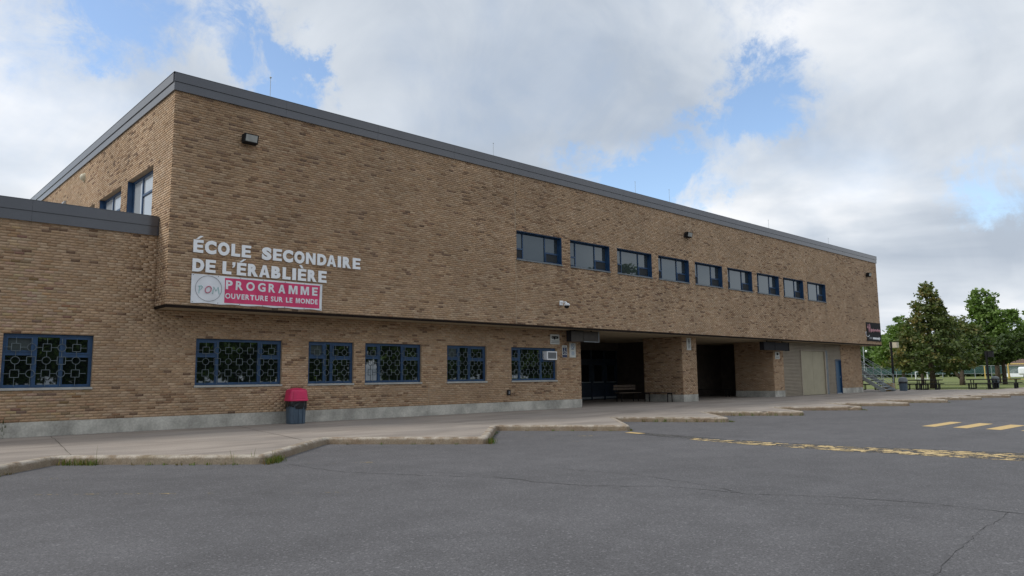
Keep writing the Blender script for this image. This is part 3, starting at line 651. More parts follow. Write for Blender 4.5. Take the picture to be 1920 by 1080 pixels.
MB().box(41.44, 42.19, YD+.02, YD+.16, .004, .045).build('threshold', MT['alu'], d_)
MB().tube([(42.10, YD+.06, 1.0), (42.10, YD+.06, 1.14)], .012, 8).build('handle', MT['alu'], d_)
# entrance doors at the back of the recesses
for k, (x0, y) in enumerate(((20.2, 7.0), (21.3, 7.0), (22.4, 7.0), (23.5, 7.0), (24.6, 7.0), (25.7, 7.0))):
    d_ = part_empty('entrance_door', B)
    MB().box(x0, x0+1.04, y, y+.06, .03, 2.12).build('door_leaf', MT['darkdoor'], d_)
    MB().box(x0+.2, x0+.84, y-.012, y-.002, 1.0, 1.9).build('pane', MT['glass_low'], d_)
    MB().box(x0-.03, x0-.003, y-.03, y+.06, 0, 2.7).box(x0+1.042, x0+1.068, y-.03, y+.06, 0, 2.7).box(x0, x0+1.04, y-.03, y+.06, 2.14, 2.22).build('door_frame', MT['darkdoor'], d_)
    MB().box(x0+.1, x0+.94, y-.05, y-.02, 1.0-.06, 1.0-.02).build('push_bar', MT['alu'], d_)
    MB().box(x0, x0+1.04, y+.02, y+.03, 2.22, 2.7).build('transom_pane', MT['glass_low'], d_)
    MB().box(x0+.05, x0+.99, y-.008, y-.001, .06, .16).build('kick_plate', MT['alu'], d_)

# ---- finish the bricks: the 300 that show largest are parts of their own
allA = np.concatenate([r['area'] for r in CAND]); thr = np.sort(allA)[-300]
FQ = np.array([(0, 1, 2, 3), (0, 4, 5, 1), (1, 5, 6, 2), (2, 6, 7, 3), (3, 7, 4, 0)])
shared = {}
for r in CAND:
    sel = (r['area'] >= thr) & (r['area'] > 0); keep = ~sel
    V = r['V'][keep].reshape(-1, 3); n = keep.sum()
    F = (np.arange(n)[:, None, None]*8+FQ[None]).reshape(-1, 4)
    me = npmesh('bricks', V, F, MT['brick'], np.repeat(r['col'][keep], 5, 0))
    tag(ob('bricks', me, r['parent']), None, None, None, 'stuff')
    for i in np.nonzero(sel)[0]:
        c = r['col'][i]; key = tuple((c*28).round().astype(int))
        if key not in shared:
            hw, hh = BR_L/2, (CO-JT)/2
            Vb = [(-hw, -.0, -hh), (hw, 0, -hh), (hw, 0, hh), (-hw, 0, hh), (-hw, .019, -hh), (hw, .019, -hh), (hw, .019, hh), (-hw, .019, hh)]
            shared[key] = npmesh('brick', Vb, FQ, MT['brick'], np.repeat((np.array(key)/28.)[None], 5, 0))
        ob('brick', shared[key], r['parent'], r['ctr'][i])

# ------------------------------------------------------------------ lettering
GL = {}
def glyph(ch, off):
    if (ch, off) in GL: return GL[(ch, off)]
    cu = bpy.data.curves.new('g', 'FONT'); cu.body = ch; cu.offset = off; cu.extrude = .01; cu.resolution_u = 4
    o = bpy.data.objects.new('g', cu); COL.objects.link(o); dg = bpy.context.evaluated_depsgraph_get(); dg.update()
    me = o.evaluated_get(dg).to_mesh(); V = np.array([v.co[:] for v in me.vertices]); F = [tuple(p.vertices) for p in me.polygons]
    o.evaluated_get(dg).to_mesh_clear(); bpy.data.objects.remove(o); bpy.data.curves.remove(cu)
    mn = V[:, :2].min(0); mx_ = V[:, :2].max(0); V[:, :2] = (V[:, :2]-mn)/(mx_-mn); V[:, 2] /= .01
    GL[(ch, off)] = (V, F, float((mx_-mn)[0]/(mx_-mn)[1])); return GL[(ch, off)]
POLY = {'M': [[(0, 0), (0, 1), (.31, 1), (.5, .40), (.69, 1), (1, 1), (1, 0), (.77, 0), (.77, .66), (.575, 0), (.425, 0), (.23, .66), (.23, 0)]],
        'N': [[(0, 0), (0, 1), (.28, 1), (.72, .40), (.72, 1), (1, 1), (1, 0), (.72, 0), (.28, .60), (.28, 0)]],
        'E': [[(0, 0), (0, 1), (1, 1), (1, .78), (.37, .78), (.37, .61), (.93, .61), (.93, .40), (.37, .40), (.37, .22), (1, .22), (1, 0)]],
        'L': [[(0, 0), (0, 1), (.40, 1), (.40, .23), (1, .23), (1, 0)]], 'I': [[(0, 0), (0, 1), (1, 1), (1, 0)]],
        'T': [[(.33, 0), (.33, .77), (0, .77), (0, 1), (1, 1), (1, .77), (.67, .77), (.67, 0)]], 'V': [[(.35, 0), (0, 1), (.30, 1), (.5, .32), (.70, 1), (1, 1), (.65, 0)]],
        'A': [[(0, 0), (.35, 1), (.5, 1), (.5, .74), (.41, .40), (.345, .20), (.28, 0)], [(1, 0), (.65, 1), (.5, 1), (.5, .74), (.59, .40), (.655, .20), (.72, 0)], [(.345, .20), (.655, .20), (.59, .40), (.41, .40)]]}
def letter(mb, ch, x0, x1, z0, z1, y, dep, off=.03, yf=None):
    if ch not in POLY: return font_letter(mb, ch, x0, x1, z0, z1, y, dep, off, yf)
    for pl in POLY[ch]:
        V = []; n = len(pl)
        for s in (-1, 1):
            for a, b_ in pl: x = x0+a*(x1-x0); z = z0+b_*(z1-z0); V.append((x, y+s*dep/2+(yf(x, z) if yf else 0), z))
        mb.add(V, [tuple(range(n)), tuple(range(2*n-1, n-1, -1))]+[(k, (k+1) % n, n+(k+1) % n, n+k) for k in range(n)])
def font_letter(mb, ch, x0, x1, z0, z1, y, dep, off=.03, yf=None):
    V, F, _ = glyph(ch, off); out = []
    for v in V:
        x = x0+v[0]*(x1-x0); z = z0+v[1]*(z1-z0); out.append((x, y-v[2]*dep/2+(yf(x, z) if yf else 0), z))
    mb.add(out, F)
LETT = empty('wall_lettering', (.6, 0, 4.1), 0, 'raised white letters ÉCOLE SECONDAIRE DE L’ÉRABLIÈRE on the upper brick wall', 'sign')
def accent(mb, xc, z, sgn, h=.095):
    w = .055
    V = []
    for y in (-.035, -.012): V += [(xc-w*.9-sgn*.03, y, z), (xc+w*.3-sgn*.03, y, z), (xc+w*1.25+sgn*.045-(.03 if sgn < 0 else 0), y, z+h), (xc-w*.2+sgn*.045-(.03 if sgn < 0 else 0), y, z+h)]
    mb.add(V, [(0, 1, 2, 3), (7, 6, 5, 4), (0, 4, 5, 1), (1, 5, 6, 2), (2, 6, 7, 3), (3, 7, 4, 0)])
def put(chars, spans, z0, z1):
    for ch, (a, b_) in zip(chars, spans):
        mb = MB()
        if ch == "'":
            mb.add([(qx, y, qz) for y in (-.035, -.012) for qx, qz in ((a+.01, z1), (b_, z1), (b_, z1-.08), (b_-.025, z1-.135), (a+.01, z1-.165), (a+.01, z1-.125), (a+.045, z1-.095), (a+.01, z1-.085))],
                   [tuple(range(8)), tuple(range(15, 7, -1))]+[(k, (k+1) % 8, 8+(k+1) % 8, 8+k) for k in range(8)])
        else:
            base = {'É': 'E', 'È': 'E'}.get(ch, ch); rnd = .012 if base in 'COS' else 0
            letter(mb, base, a, b_, z0-rnd, z1+rnd, -.024, .022, .062)
            if ch == 'É': accent(mb, (a+b_)/2+.01, z1+.018, 1)
            if ch == 'È': accent(mb, (a+b_)/2-.01, z1+.018, -1)
        o = mb.build('letter', MT['white'], LETT); o.location = (-.6, 0, -4.1)
put('ÉCOLESECONDAIRE', [(.615, .874), (.913, 1.218), (1.258, 1.577), (1.625, 1.867), (1.914, 2.174), (2.491, 2.771), (2.817, 3.08), (3.11, 3.421), (3.463, 3.785), (3.829, 4.134), (4.194, 4.489), (4.511, 4.815), (4.874, 4.982), (5.045, 5.326), (5.391, 5.656)], 4.625, 4.965)
put("DEL'ÉRABLIÈRE", [(.611, .914), (.953, 1.217), (1.401, 1.643), (1.657, 1.746), (1.795, 2.053), (2.103, 2.396), (2.425, 2.734), (2.783, 3.052), (3.117, 3.361), (3.415, 3.528), (3.59, 3.848), (3.897, 4.184), (4.241, 4.508)], 4.115, 4.46)
# vinyl banner
BAN = empty('vinyl_banner', (.6, 0, 3.29), 0, 'white and red vinyl banner reading PROGRAMME OUVERTURE SUR LE MONDE under the letters', 'banner')
yw = lambda x, z: -.035-.010*math.sin(x*5.2+1)*math.sin((z-3.2)*4)-.006*math.sin(x*13+z*7)
def grid(name, x0, x1, z0, z1, nx, nz, off, mat, th=.004, edge=0.):
    V = []; F = []
    for s in (0, 1):
        for i in range(nx+1):
            for j in range(nz+1):
                x = x0+(x1-x0)*i/nx; z = z0+(z1-z0)*j/nz
                if edge and j == 0: z += edge*math.sin(i/nx*5*math.pi)**2
                V.append((x, yw(x, z)-off+s*th, z))
    k = (nx+1)*(nz+1)
    for i in range(nx):
        for j in range(nz):
            a = i*(nz+1)+j; F += [(a, a+nz+1, a+nz+2, a+1), (k+a+1, k+a+nz+2, k+a+nz+1, k+a)]
    o = ob(name, mkmesh(name, V, F, mat, True), BAN); o.location = (-.6, 0, -3.29); return o
grid('sheet', .60, 4.37, 3.28, 4.055, 60, 14, 0, MT['banner'], .003, .02)
grid('red_panel', 1.475, 4.29, 3.335, 4.01, 50, 12, .004, MT['red'], .002)
ink = MB(); yf = lambda x, z: yw(x, z)
for ch, (a, b_) in zip('PROGRAMME', [(1.499, 1.689), (1.773, 1.974), (2.067, 2.304), (2.391, 2.617), (2.706, 2.904), (2.995, 3.213), (3.306, 3.58), (3.675, 3.938), (4.041, 4.22)]):
    letter(ink, ch, a, b_, 3.705, 3.95, -.0085, .003, .035, yf)
s_ = 'OUVERTURE SUR LE MONDE'; wd = [0.55 if c == ' ' else max(.35, glyph(c, .03)[2])+.16 for c in s_]; tot = sum(wd); x = 1.49
for c, w in zip(s_, wd):
    ww = (4.25-1.49)*w/tot
    if c != ' ': letter(ink, c, x, x+ww*(1-.16/w), 3.452, 3.598, -.0085, .003, .03, yf)
    x += ww
o = ink.build('printed_words', MT['banner'], BAN); o.location = (-.6, 0, -3.29)
rg = MB(); P_ = [(1.05+.342*math.cos(2*math.pi*k/48), yw(1.05+.342*math.cos(2*math.pi*k/48), 3.69+.338*math.sin(2*math.pi*k/48))-.006, 3.69+.338*math.sin(2*math.pi*k/48)) for k in range(48)]
rg.tube(P_, .005, 5, close=True); o = rg.build('ring', MT['inkgrey'], BAN); o.location = (-.6, 0, -3.29)
def stroke(mb, P, r): mb.tube([(x, yw(x, z)-.006, z) for x, z in P], r, 5)
tk = MB(); stroke(tk, [(.80, 3.55), (.815, 3.65), (.82, 3.745)], .011); stroke(tk, [(.78, 3.735), (.86, 3.75), (.895, 3.715), (.87, 3.675), (.82, 3.655)], .010)
stroke(tk, [(1.155, 3.55), (1.165, 3.65), (1.18, 3.745), (1.24, 3.63), (1.30, 3.74), (1.315, 3.65), (1.33, 3.55)], .011)
o = tk.build('handwritten_letters', MT['teal'], BAN); o.location = (-.6, 0, -3.29)
pk = MB(); pk.tube([(1.035+.078*math.cos(2*math.pi*k/20), yw(1.035, 3.66)-.010, 3.66+.088*math.sin(2*math.pi*k/20+.25)) for k in range(20)], .013, 5, close=True)
o = pk.build('handwritten_letter_o', MT['pink'], BAN); o.location = (-.6, 0, -3.29)
gm = MB()
for x in (.64, 1.30, 1.9, 2.55, 3.2, 3.8, 4.32):
    for z in (3.315, 4.03): gm.tube([(x, yw(x, z)-.008, z), (x, yw(x, z)+.004, z)], .011, 8)
o = gm.build('grommets', MT['inkgrey'], BAN); o.location = (-.6, 0, -3.29)
# dark banner near the right end of the building
RB = empty('wall_banner', (44.5, 0, 3.43), 0, 'black printed banner with white arrow at the far right end of the wall', 'banner')
MB().box(0, 2.42, -.035, -.010, 0, 1.26).build('sheet', MT['ink'], RB)
tb = MB(); rr = random.Random(3)
tb.tube([(.10, -.04, .85), (.22, -.04, 1.1), (.36, -.04, .62), (.5, -.04, 1.12), (.68, -.04, .60)], .045, 6)
tb.build('script_initial', MT['palepink'], RB)
tb = MB(); P_ = []
for k in range(26): P_.append((.72+k*.062, -.04, .66+.12*(k % 2)+rr.uniform(-.03, .05)))
tb.tube(P_, .036, 6); tb.build('script_word', MT['palepink'], RB)
tb = MB(); tb.tube([(.12+.30*math.sin(a), -.04, .48+.20*math.cos(a)) for a in np.linspace(2.0, 5.4, 14)], .02, 6); tb.build('script_flourish', MT['banner'], RB)
MB().add([(.95, -.038, .13), (2.0, -.038, .13), (2.0, -.038, .06), (2.25, -.038, .2), (2.0, -.038, .33), (2.0, -.038, .26), (.95, -.038, .26)], [tuple(range(7))]).build('arrow', MT['banner'], RB)
MB().box(.35, .82, -.038, -.036, .14, .27).build('small_print', MT['inkgrey'], RB)

# ------------------------------------------------------------------ wall fittings
def sign(name, x0, x1, z0, z1, y, label):
    e_ = empty(name, (x0, y, z0), 0, label, 'sign'); MB().box(0, x1-x0, -.016, -.004, 0, z1-z0, .003).build('plate', MT['signwhite'], e_); return e_, x1-x0, z1-z0
YW = YD-.006
def lines(e_, x0, x1, zs, mat, h=.018):
    mb = MB(); r_ = random.Random(5)
    for z in zs:
        x = x0+r_.uniform(0, .03)
        while x < x1-.03: w = r_.uniform(.03, .08); mb.box(x, min(x+w, x1), -.019, -.0165, z, z+h); x += w+.014
    mb.build('small_print', mat, e_)
e_, w, h = sign('camera_sign', 14.95, 15.48, 2.57, 2.97, YW, 'white video surveillance sign with black camera symbol above the last lower window')
mb = MB(); mb.box(.10, .42, -.02, -.0165, .225, .325, .0); mb.disc((.12, .275), .055, 18, -.0195); mb.disc((.42, .275), .05, 18, -.0195); mb.box(.20, .28, -.02, -.0165, .19, .224); mb.build('symbol', MT['ink'], e_)
mb = MB(); mb.disc((.14, .278), .022, 14, -.0205); mb.box(.28, .38, -.0215, -.0202, .27, .282); mb.build('symbol_detail', MT['signwhite'], e_); lines(e_, .05, .48, (.115, .05), MT['inkgrey'], .028)
e_, w, h = sign('accessible_sign', 15.635, 15.925, 2.05, 2.54, YW, 'blue wheelchair access sign between the two white signs')
MB().box(.03, w-.03, -.020, -.0165, .125, .40).build('blue_field', MT['signblue'], e_); MB().box(.008, w-.008, -.020, -.0165, .008, .10).build('blue_strip', MT['signblue'], e_)
mb = MB(); mb.tube([(.145+.062*math.cos(a), -.021, .215+.062*math.sin(a)) for a in np.linspace(1.9, 6.3, 14)], .010, 5); mb.tube([(.135, -.021, .335), (.14, -.021, .245), (.20, -.021, .24), (.225, -.021, .175)], .012, 5); mb.disc((.135, .365), .018, 12, -.0215)
mb.build('symbol', MT['signwhite'], e_); lines(e_, .05, .24, (.045,), MT['signwhite'], .025); lines(e_, .05, .24, (.435,), MT['inkgrey'], .02)
e_, w, h = sign('notice_sign', 16.07, 16.45, 2.05, 2.645, YW, 'tall white notice with blue ring symbol beside the entrance corner')
mb = MB(); mb.tube([(.19+.085*math.cos(2*math.pi*k/24), -.02, .46+.10*math.sin(2*math.pi*k/24)) for k in range(24)], .012, 5, close=True); mb.tube([(.13, -.02, .54), (.25, -.02, .38)], .012, 5); mb.build('symbol', MT['signsky'], e_)
lines(e_, .09, .30, (.325,), MT['signblue'], .02); lines(e_, .10, .30, (.22, .18, .14, .10), MT['signsky'], .02)
e_, w, h = sign('pillar_notice', 24.56, 24.93, 2.50, 3.10, YW, 'tall white notice with grey print at the top of the brick pier')
mb = MB(); mb.box(.10, .27, -.02, -.0165, .40, .46); mb.disc((.19, .50), .05, 16, -.0195); mb.box(.13, .25, -.02, -.0165, .32, .385); mb.build('symbol', MT['inkgrey'], e_); lines(e_, .09, .30, (.25, .21, .17, .13, .09), MT['inkgrey'], .02)
e_, w, h = sign('camera_sign', 33.40, 33.92, 2.15, 2.56, YW, 'white camera sign on the pier left of the ribbed wall')
mb = MB(); mb.disc((.26, .28), .075, 18, -.0195, .11); mb.box(.30, .40, -.02, -.0165, .24, .32); mb.build('symbol', MT['ink'], e_); lines(e_, .06, .46, (.10, .05), MT['inkgrey'], .025)
# sign boxes hung under the soffit
def signbox(x0, x1, z0, z1, y0, y1, label, trim, face):
    e_ = empty('hanging_sign_box', (x0, y0, z0), 0, label, 'sign box'); w = x1-x0; h = z1-z0; d = y1-y0
    MB().box(.012, w-.012, .012, d-.012, .012, h-.012).build('body', face, e_)
    mb = MB()
    mb.box(w-.011, w+.004, -.004, d, -.004, h); mb.box(w-.05, w-.012, -.012, .010, 0, h); mb.box(w*.44, w-.051, -.012, .010, 0, .03); mb.build('trim', trim, e_)
    mb = MB(); mb.box(0, .011, 0, d, 0, h); mb.box(.012, w*.43, -.012, .010, h-.03, h); mb.build('end_trim', MT['ink'], e_)
    MB().box(w*.43, w*.45, -.002, .011, .041, h-.041).build('divider', face, e_)
    mb = MB()
    for x in (w*.2, w*.8): mb.box(x-.02, x+.02, d/2-.02, d/2+.02, h, SOFZ-z0)
    mb.build('hanger', MT['black'], e_); return e_
signbox(15.62, 17.35, 2.67, 3.12, .30, .56, 'dark rectangular sign box with pale trim under the soffit at the first entrance', MT['sill_metal'], MT['darkbox'])
signbox(31.2, 34.1, 2.60, 3.06, .30, .56, 'black rectangular sign box under the soffit at the second entrance', MT['black'], MT['ink'])
e_ = empty('air_conditioner', (14.62, YD-.14, 1.94), 0, 'white window air conditioner in the last lower window', 'air conditioner')
MB().box(0, .58, .0, .30, 0, .34, .012).build('case', MT['white'], e_); MB().box(.055, .525, -.006, .004, .045, .295).build('grille_recess', MT['inkgrey'], e_)
mb = MB()
for k in range(9): mb.box(.06, .52, -.012, -.007, .06+k*.026, .068+k*.026)
mb.build('louvres', MT['sill_metal'], e_)
e_ = empty('outlet_box', (12.56, YW, .60), 0, 'small black outlet box low on the wall below the last window', 'outlet')
MB().box(0, .15, -.06, 0, 0, .20, .008).build('case', MT['black'], e_); MB().box(.04, .11, -.066, -.061, .05, .15).build('cover', MT['inkgrey'], e_)
def flood(x, z, label, s=1.):
    e_ = empty('floodlight', (x, -.008, z), 0, label, 'floodlight', 'floodlights on the upper wall')
    MB().box(-.07, .07, -.05, 0, -.10, .10, .008).build('back_plate', MT['black'], e_)
    mb = MB(); V = [(-.20, -.05, -.13), (.20, -.05, -.13), (.20, -.05, .12), (-.20, -.05, .12), (-.20, -.22, -.11), (.20, -.22, -.11), (.20, -.27, .12), (-.20, -.27, .12)]
    mb.add(V, [(0, 3, 2, 1), (4, 5, 6, 7), (0, 1, 5, 4), (1, 2, 6, 5), (2, 3, 7, 6), (3, 0, 4, 7)]); mb.build('housing', MT['black'], e_)
    mb = MB(); mb.add([(-.165, -.231, -.085), (.165, -.231, -.085), (.165, -.272, .095), (-.165, -.272, .095)], [(0, 1, 2, 3)]); mb.build('lens', MT['lens'], e_); return e_
flood(1.99, 7.95, 'black floodlight with pale lens near the left top corner of the wall')
flood(23.6, 7.95, 'black floodlight above the upper windows in mid wall')
flood(45.2, 7.92, 'black floodlight near the right end of the upper wall')
e_ = empty('dome_camera', (14.72, 0, 4.10), 0, 'white wall bracket with black dome camera above the sign', 'camera')
MB().box(-.09, .09, -.05, -.008, -.05, .13, .008).build('mount', MT['white'], e_); MB().tube([(0, -.05, .06), (.05, -.22, .06), (.07, -.26, .0)], .035, 10).build('arm', MT['white'], e_)
mb = MB(); mb.tube([(.07, -.26, .02), (.07, -.26, -.02), (.07, -.26, -.08)], [.06, .115, .115], 16); mb.build('housing', MT['white'], e_, True)
mb = MB(); mb.tube([(.07, -.26, -.081), (.07, -.26, -.12), (.07, -.26, -.17), (.07, -.26, -.195)], [.10, .095, .06, .01], 16); mb.build('dome', MT['black'], e_, True)
e_ = empty('bulkhead_lamp', (-.012, 9.1, 8.45), 0, 'small round cream lamp on the left side wall', 'lamp')
mb = MB(); mb.tube([(0, 0, 0), (-.05, 0, 0), (-.11, 0, 0), (-.14, 0, 0)], [.13, .13, .10, .03], 14); mb.build('globe', MT['lampglass'], e_, True); MB().tube([(.012, 0, 0), (-.02, 0, 0)], .16, 14).build('base', MT['lampglass'], e_)
e_ = empty('vent_hood', (-.01, 11.85, 7.75), 0, 'small white metal hood on the side wall above the wing roof', 'vent')
MB().add([(0, -.2, 0), (0, .2, 0), (0, .2, .35), (0, -.2, .35), (-.22, -.2, 0), (-.22, .2, 0), (-.05, .2, .33), (-.05, -.2, .33)], [(0, 1, 2, 3), (4, 7, 6, 5), (0, 4, 5, 1), (1, 5, 6, 2), (2, 6, 7, 3), (3, 7, 4, 0)]).build('hood', MT['alu'], e_); MB().box(-.24, -.001, -.22, .22, -.03, -.001).build('flange', MT['alu'], e_)
for k, (x, h, lab) in enumerate(((2.83, .84, 'ball-tipped lightning rod nearest the left roof corner'), (11.69, .74, 'thin lightning rod on the roof edge, second from the left corner'), (20.42, .79, 'thin lightning rod on the roof edge, left of the close pair'),
                                 (23.1, .88, 'thin lightning rod on the roof edge, right of the close pair'), (32.85, .74, 'thin lightning rod on the roof edge, second from the right end'), (40.7, .65, 'thin lightning rod on the roof nearest the right end'))):
    e_ = empty('lightning_rod', (x, .5, ZF-.12), 0, lab, 'lightning rod', 'lightning rods along the roof edge')
    MB().tube([(0, 0, 0), (0, 0, h+.10)], .008, 6).build('rod', MT['galv'], e_); MB().box(-.05, .05, -.05, .05, 0, .05).build('foot', MT['galv'], e_)
    mb = MB(); r0 = .035 if k == 0 else .022; mb.tube([(0, 0, h+.08), (0, 0, h+.10), (0, 0, h+.08+r0), (0, 0, h+.08+2*r0)], [.005, r0*.8, r0, .006], 8); mb.build('tip', MT['galv'], e_, True)

# ------------------------------------------------------------------ bins, benches
e_ = empty('litter_bin', (3.88, .47, 0), -.12, 'grey litter bin with bright red dome lid and black bag against the wall', 'bin')
def ring_loft(mb, secs, n=28, pw=3.2):
    V = []; F = []
    for (z, a, b_) in secs:
        for k in range(n):
            t_ = 2*math.pi*k/n; c, s = math.cos(t_), math.sin(t_)
            V.append((math.copysign(abs(c)**(2/pw), c)*a, math.copysign(abs(s)**(2/pw), s)*b_, z))
    for i in range(len(secs)-1):
        for k in range(n): F.append((i*n+k, i*n+(k+1) % n, (i+1)*n+(k+1) % n, (i+1)*n+k))
    F += [tuple(range(n-1, -1, -1)), tuple((len(secs)-1)*n+k for k in range(n))]; mb.add(V, F)
mb = MB(); ring_loft(mb, [(0, .235, .235), (.02, .243, .243), (.30, .250, .250), (.66, .262, .262)]); mb.build('body', MT['bingrey'], e_, False)
mb = MB()
for a in (-.13, .0, .13): mb.box(a-.012, a+.012, -.268, -.24, .02, .52)
mb.build('ribs', MT['bingrey'], e_)
V = []; F = []; n = 40; r_ = random.Random(9); mb = MB()
secs = []
for j, z in enumerate((.46, .52, .58, .64, .68)):
    for k in range(n):
        t_ = 2*math.pi*k/n; c, s = math.cos(t_), math.sin(t_); R_ = .272+(.006 if j else .0)+r_.uniform(-.006, .008)
        zz = z+(.05*math.sin(2*t_+.6)+r_.uniform(-.012, .012) if j == 0 else 0)
        V.append((math.copysign(abs(c)**(2/3.2), c)*R_, math.copysign(abs(s)**(2/3.2), s)*R_, zz))
for j in range(4):
    for k in range(n): F.append((j*n+k, j*n+(k+1) % n, (j+1)*n+(k+1) % n, (j+1)*n+k))
mb.add(V, F); mb.build('bag', MT['bag'], e_)
mb = MB(); ring_loft(mb, [(.655, .300, .300), (.685, .302, .302), (.70, .290, .290), (.93, .265, .265), (.965, .252, .250), (.99, .22, .20), (1.02, .12, .11), (1.03, .03, .03)], 28, 4.5); mb.build('lid', MT['binred'], e_, False)
mb = MB(); mb.add([(-.19, -.293, .72), (.19, -.293, .72), (.175, -.272, .92), (-.175, -.272, .92), (-.19, -.27, .72), (.19, -.27, .72), (.175, -.25, .92), (-.175, -.25, .92)], [(0, 1, 2, 3), (0, 4, 5, 1), (1, 5, 6, 2), (2, 6, 7, 3), (3, 7, 4, 0)]); mb.build('flap', MT['binred'], e_)
def bench(loc, rz, label, back, m1, L__=1.6):
    e_ = empty('bench', loc, rz, label, 'bench')
    for k in range(3): MB().box(-L__/2, L__/2, -.20+k*.135, -.08+k*.135, .42, .455).build('seat_slat', m1, e_)
    if back:
        for z in (.58, .72): MB().box(-L__/2, L__/2, .21, .24, z, z+.11).build('back_slat', m1, e_)
    for s in (-1, 1):
        mb = MB(); x = s*(L__/2-.18); mb.tube([(x, -.18, 0), (x, -.17, .415)], .022, 8); mb.tube([(x, .19, 0), (x, .17, .415)], .022, 8); mb.tube([(x, -.18, .40), (x, .2, .40)], .02, 8)
        if back: mb.tube([(x, .19, .40), (x, .265, .84)], .02, 8)
        mb.build('leg', MT['black'], e_)
bench((23.55, 3.75, 0), -.15, 'wooden slat bench with backrest in the dark first entrance', True, MT['wood'], 1.5)
bench((23.78, 2.05, 0), -math.pi/2, 'black backless bench against the brick pier of the first entrance', False, MT['black'], 1.7)
bench((32.75, 4.6, 0), -math.pi/2, 'black backless bench deep in the dark second entrance', False, MT['black'], 2.4)

# ------------------------------------------------------------------ stair and things at the right end
ST = empty('metal_stair', (47.45, .2, 0), 0, 'galvanised metal stair with tube railings at the far end of the school', 'stair')
SW, RUN, RISE, NS = 1.85, .265, .175, 16
for k in range(NS): MB().box(.05, SW-.05, k*RUN, k*RUN+RUN+.02, (k+1)*RISE-.035, (k+1)*RISE).build('tread', MT['galv'], ST)
for x in (.0, SW):
    MB().bar((x, -.05, .02), (x, NS*RUN, NS*RISE), .05, .24).build('stringer', MT['galv'], ST)
    mb = MB()
    for h in (.25, .45, .65, .92, 1.06): mb.tube([(x, 0, .1+h), (x, NS*RUN, NS*RISE+.1+h)], .019, 6)
    mb.build('railing', MT['galv'], ST)
    for k in (0, 5, 10, 15): MB().tube([(x, k*RUN+.02, k*RISE+.05), (x, k*RUN+.02, k*RISE+.1+1.06)], .022, 6).build('railing_post', MT['galv'], ST)
MB().box(-.05, SW+.05, NS*RUN, NS*RUN+1.6, NS*RISE-.05, NS*RISE).build('landing', MT['galv'], ST)
for x in (0, SW): MB().tube([(x, NS*RUN+1.5, 0), (x, NS*RUN+1.5, NS*RISE)], .04, 8).build('landing_post', MT['galv'], ST)
e_ = empty('litter_bin', (50.6, .05, 0), .2, 'grey litter bin with domed lid beside the foot of the stair', 'bin')
mb = MB(); ring_loft(mb, [(0, .24, .24), (.55, .27, .27)]); mb.build('body', MT['bingrey'], e_); mb = MB(); ring_loft(mb, [(.53, .285, .285), (.66, .285, .285)]); mb.build('bag', MT['bag'], e_)
mb = MB(); ring_loft(mb, [(.655, .30, .30), (.70, .30, .30), (.90, .26, .26), (.97, .16, .16), (.99, .04, .04)], 28, 4); mb.build('lid', MT['sill_metal'], e_)
e_ = empty('litter_bin', (63.8, -2.45, 0), .2, 'grey litter bin behind the right-hand picnic tables', 'bin')
mb = MB(); ring_loft(mb, [(0, .24, .24), (.60, .27, .27)]); mb.build('body', MT['bingrey'], e_); mb = MB(); ring_loft(mb, [(.58, .30, .30), (.63, .30, .30), (.85, .26, .26), (.92, .14, .14), (.94, .04, .04)], 28, 4); mb.build('lid', MT['sill_metal'], e_)
e_ = empty('wooden_box', (49.75, .75, 0), .1, 'pale plywood planter box beside the stair foot', 'box')
for a, b_, c, d in ((-.35, .35, -.36, -.33), (-.35, .35, .33, .36), (-.36, -.351, -.36, .36), (.351, .36, -.36, .36)): MB().box(a, b_, c, d, .0, .56).build('board', MT['ply'], e_)
MB().box(-.34, .34, -.32, .32, .35, .42).build('soil', MT['bark'], e_)
def lamp(x, y, h, label, head='lampglass'):
    e_ = empty('lamp_post', (x, y, 0), 0, label, 'lamp post', 'black lamp posts by the picnic tables')
    MB().tube([(0, 0, 0), (0, 0, .5), (0, 0, h)], [.10, .085, .075], 10).build('post', MT['black'], e_); MB().box(-.16, .16, -.16, .16, 0, .04).build('base_plate', MT['black'], e_)
    MB().box(.02, .50, -.40, .12, h-.42, h+.02, .02).build('lamp_head', MT[head], e_); MB().box(.0, .52, -.42, .14, h+.021, h+.06).build('lamp_cap', MT['black'], e_); return e_
lamp(53.6, 1.75, 3.62, 'black lamp post with square cream lamp head by the stair')
lamp(60.3, -2.85, 2.85, 'black lamp post rising between the right-hand picnic tables', 'ink')
def picnic(loc, rz, label, seat_only=False):
    e_ = empty('picnic_table', loc, rz, label, 'picnic table', 'dark metal picnic tables on the plaza')
    mb = MB()
    MB().box(-.95, .95, -.38, .38, .69, .76, .008).build('table_top', MT['black'], e_)
    for s in (-1, 1): MB().box(-.95, .95, s*.72-.14, s*.72+.14, .405, .465, .006).build('seat', MT['black'], e_)
    for x in (-.65, .65):
        mb = MB(); mb.tube([(x, -.30, .72), (x, -.24, .05), (x, .24, .05), (x, .30, .72)], .034, 8); mb.tube([(x, -.82, .43), (x, -.80, .04), (x, -.50, .02), (x, .50, .02), (x, .80, .04), (x, .82, .43)], .034, 8); mb.tube([(x, -.6, .02), (x, -.6, .43)], .03, 6); mb.tube([(x, .6, .02), (x, .6, .43)], .03, 6)
        mb.build('leg_frame', MT['black'], e_)
picnic((54.2, .45, 0), math.pi/2, 'dark metal picnic table right of the grey bin')
picnic((55.4, -.05, 0), math.pi/2+.1, 'dark metal picnic table under the tall conical tree')
picnic((58.1, -2.95, 0), math.pi/2-.06, 'dark metal picnic table in front of the second lamp post')
picnic((60.7, -3.9, 0), math.pi/2+.08, 'dark metal picnic table at the far right of the plaza')
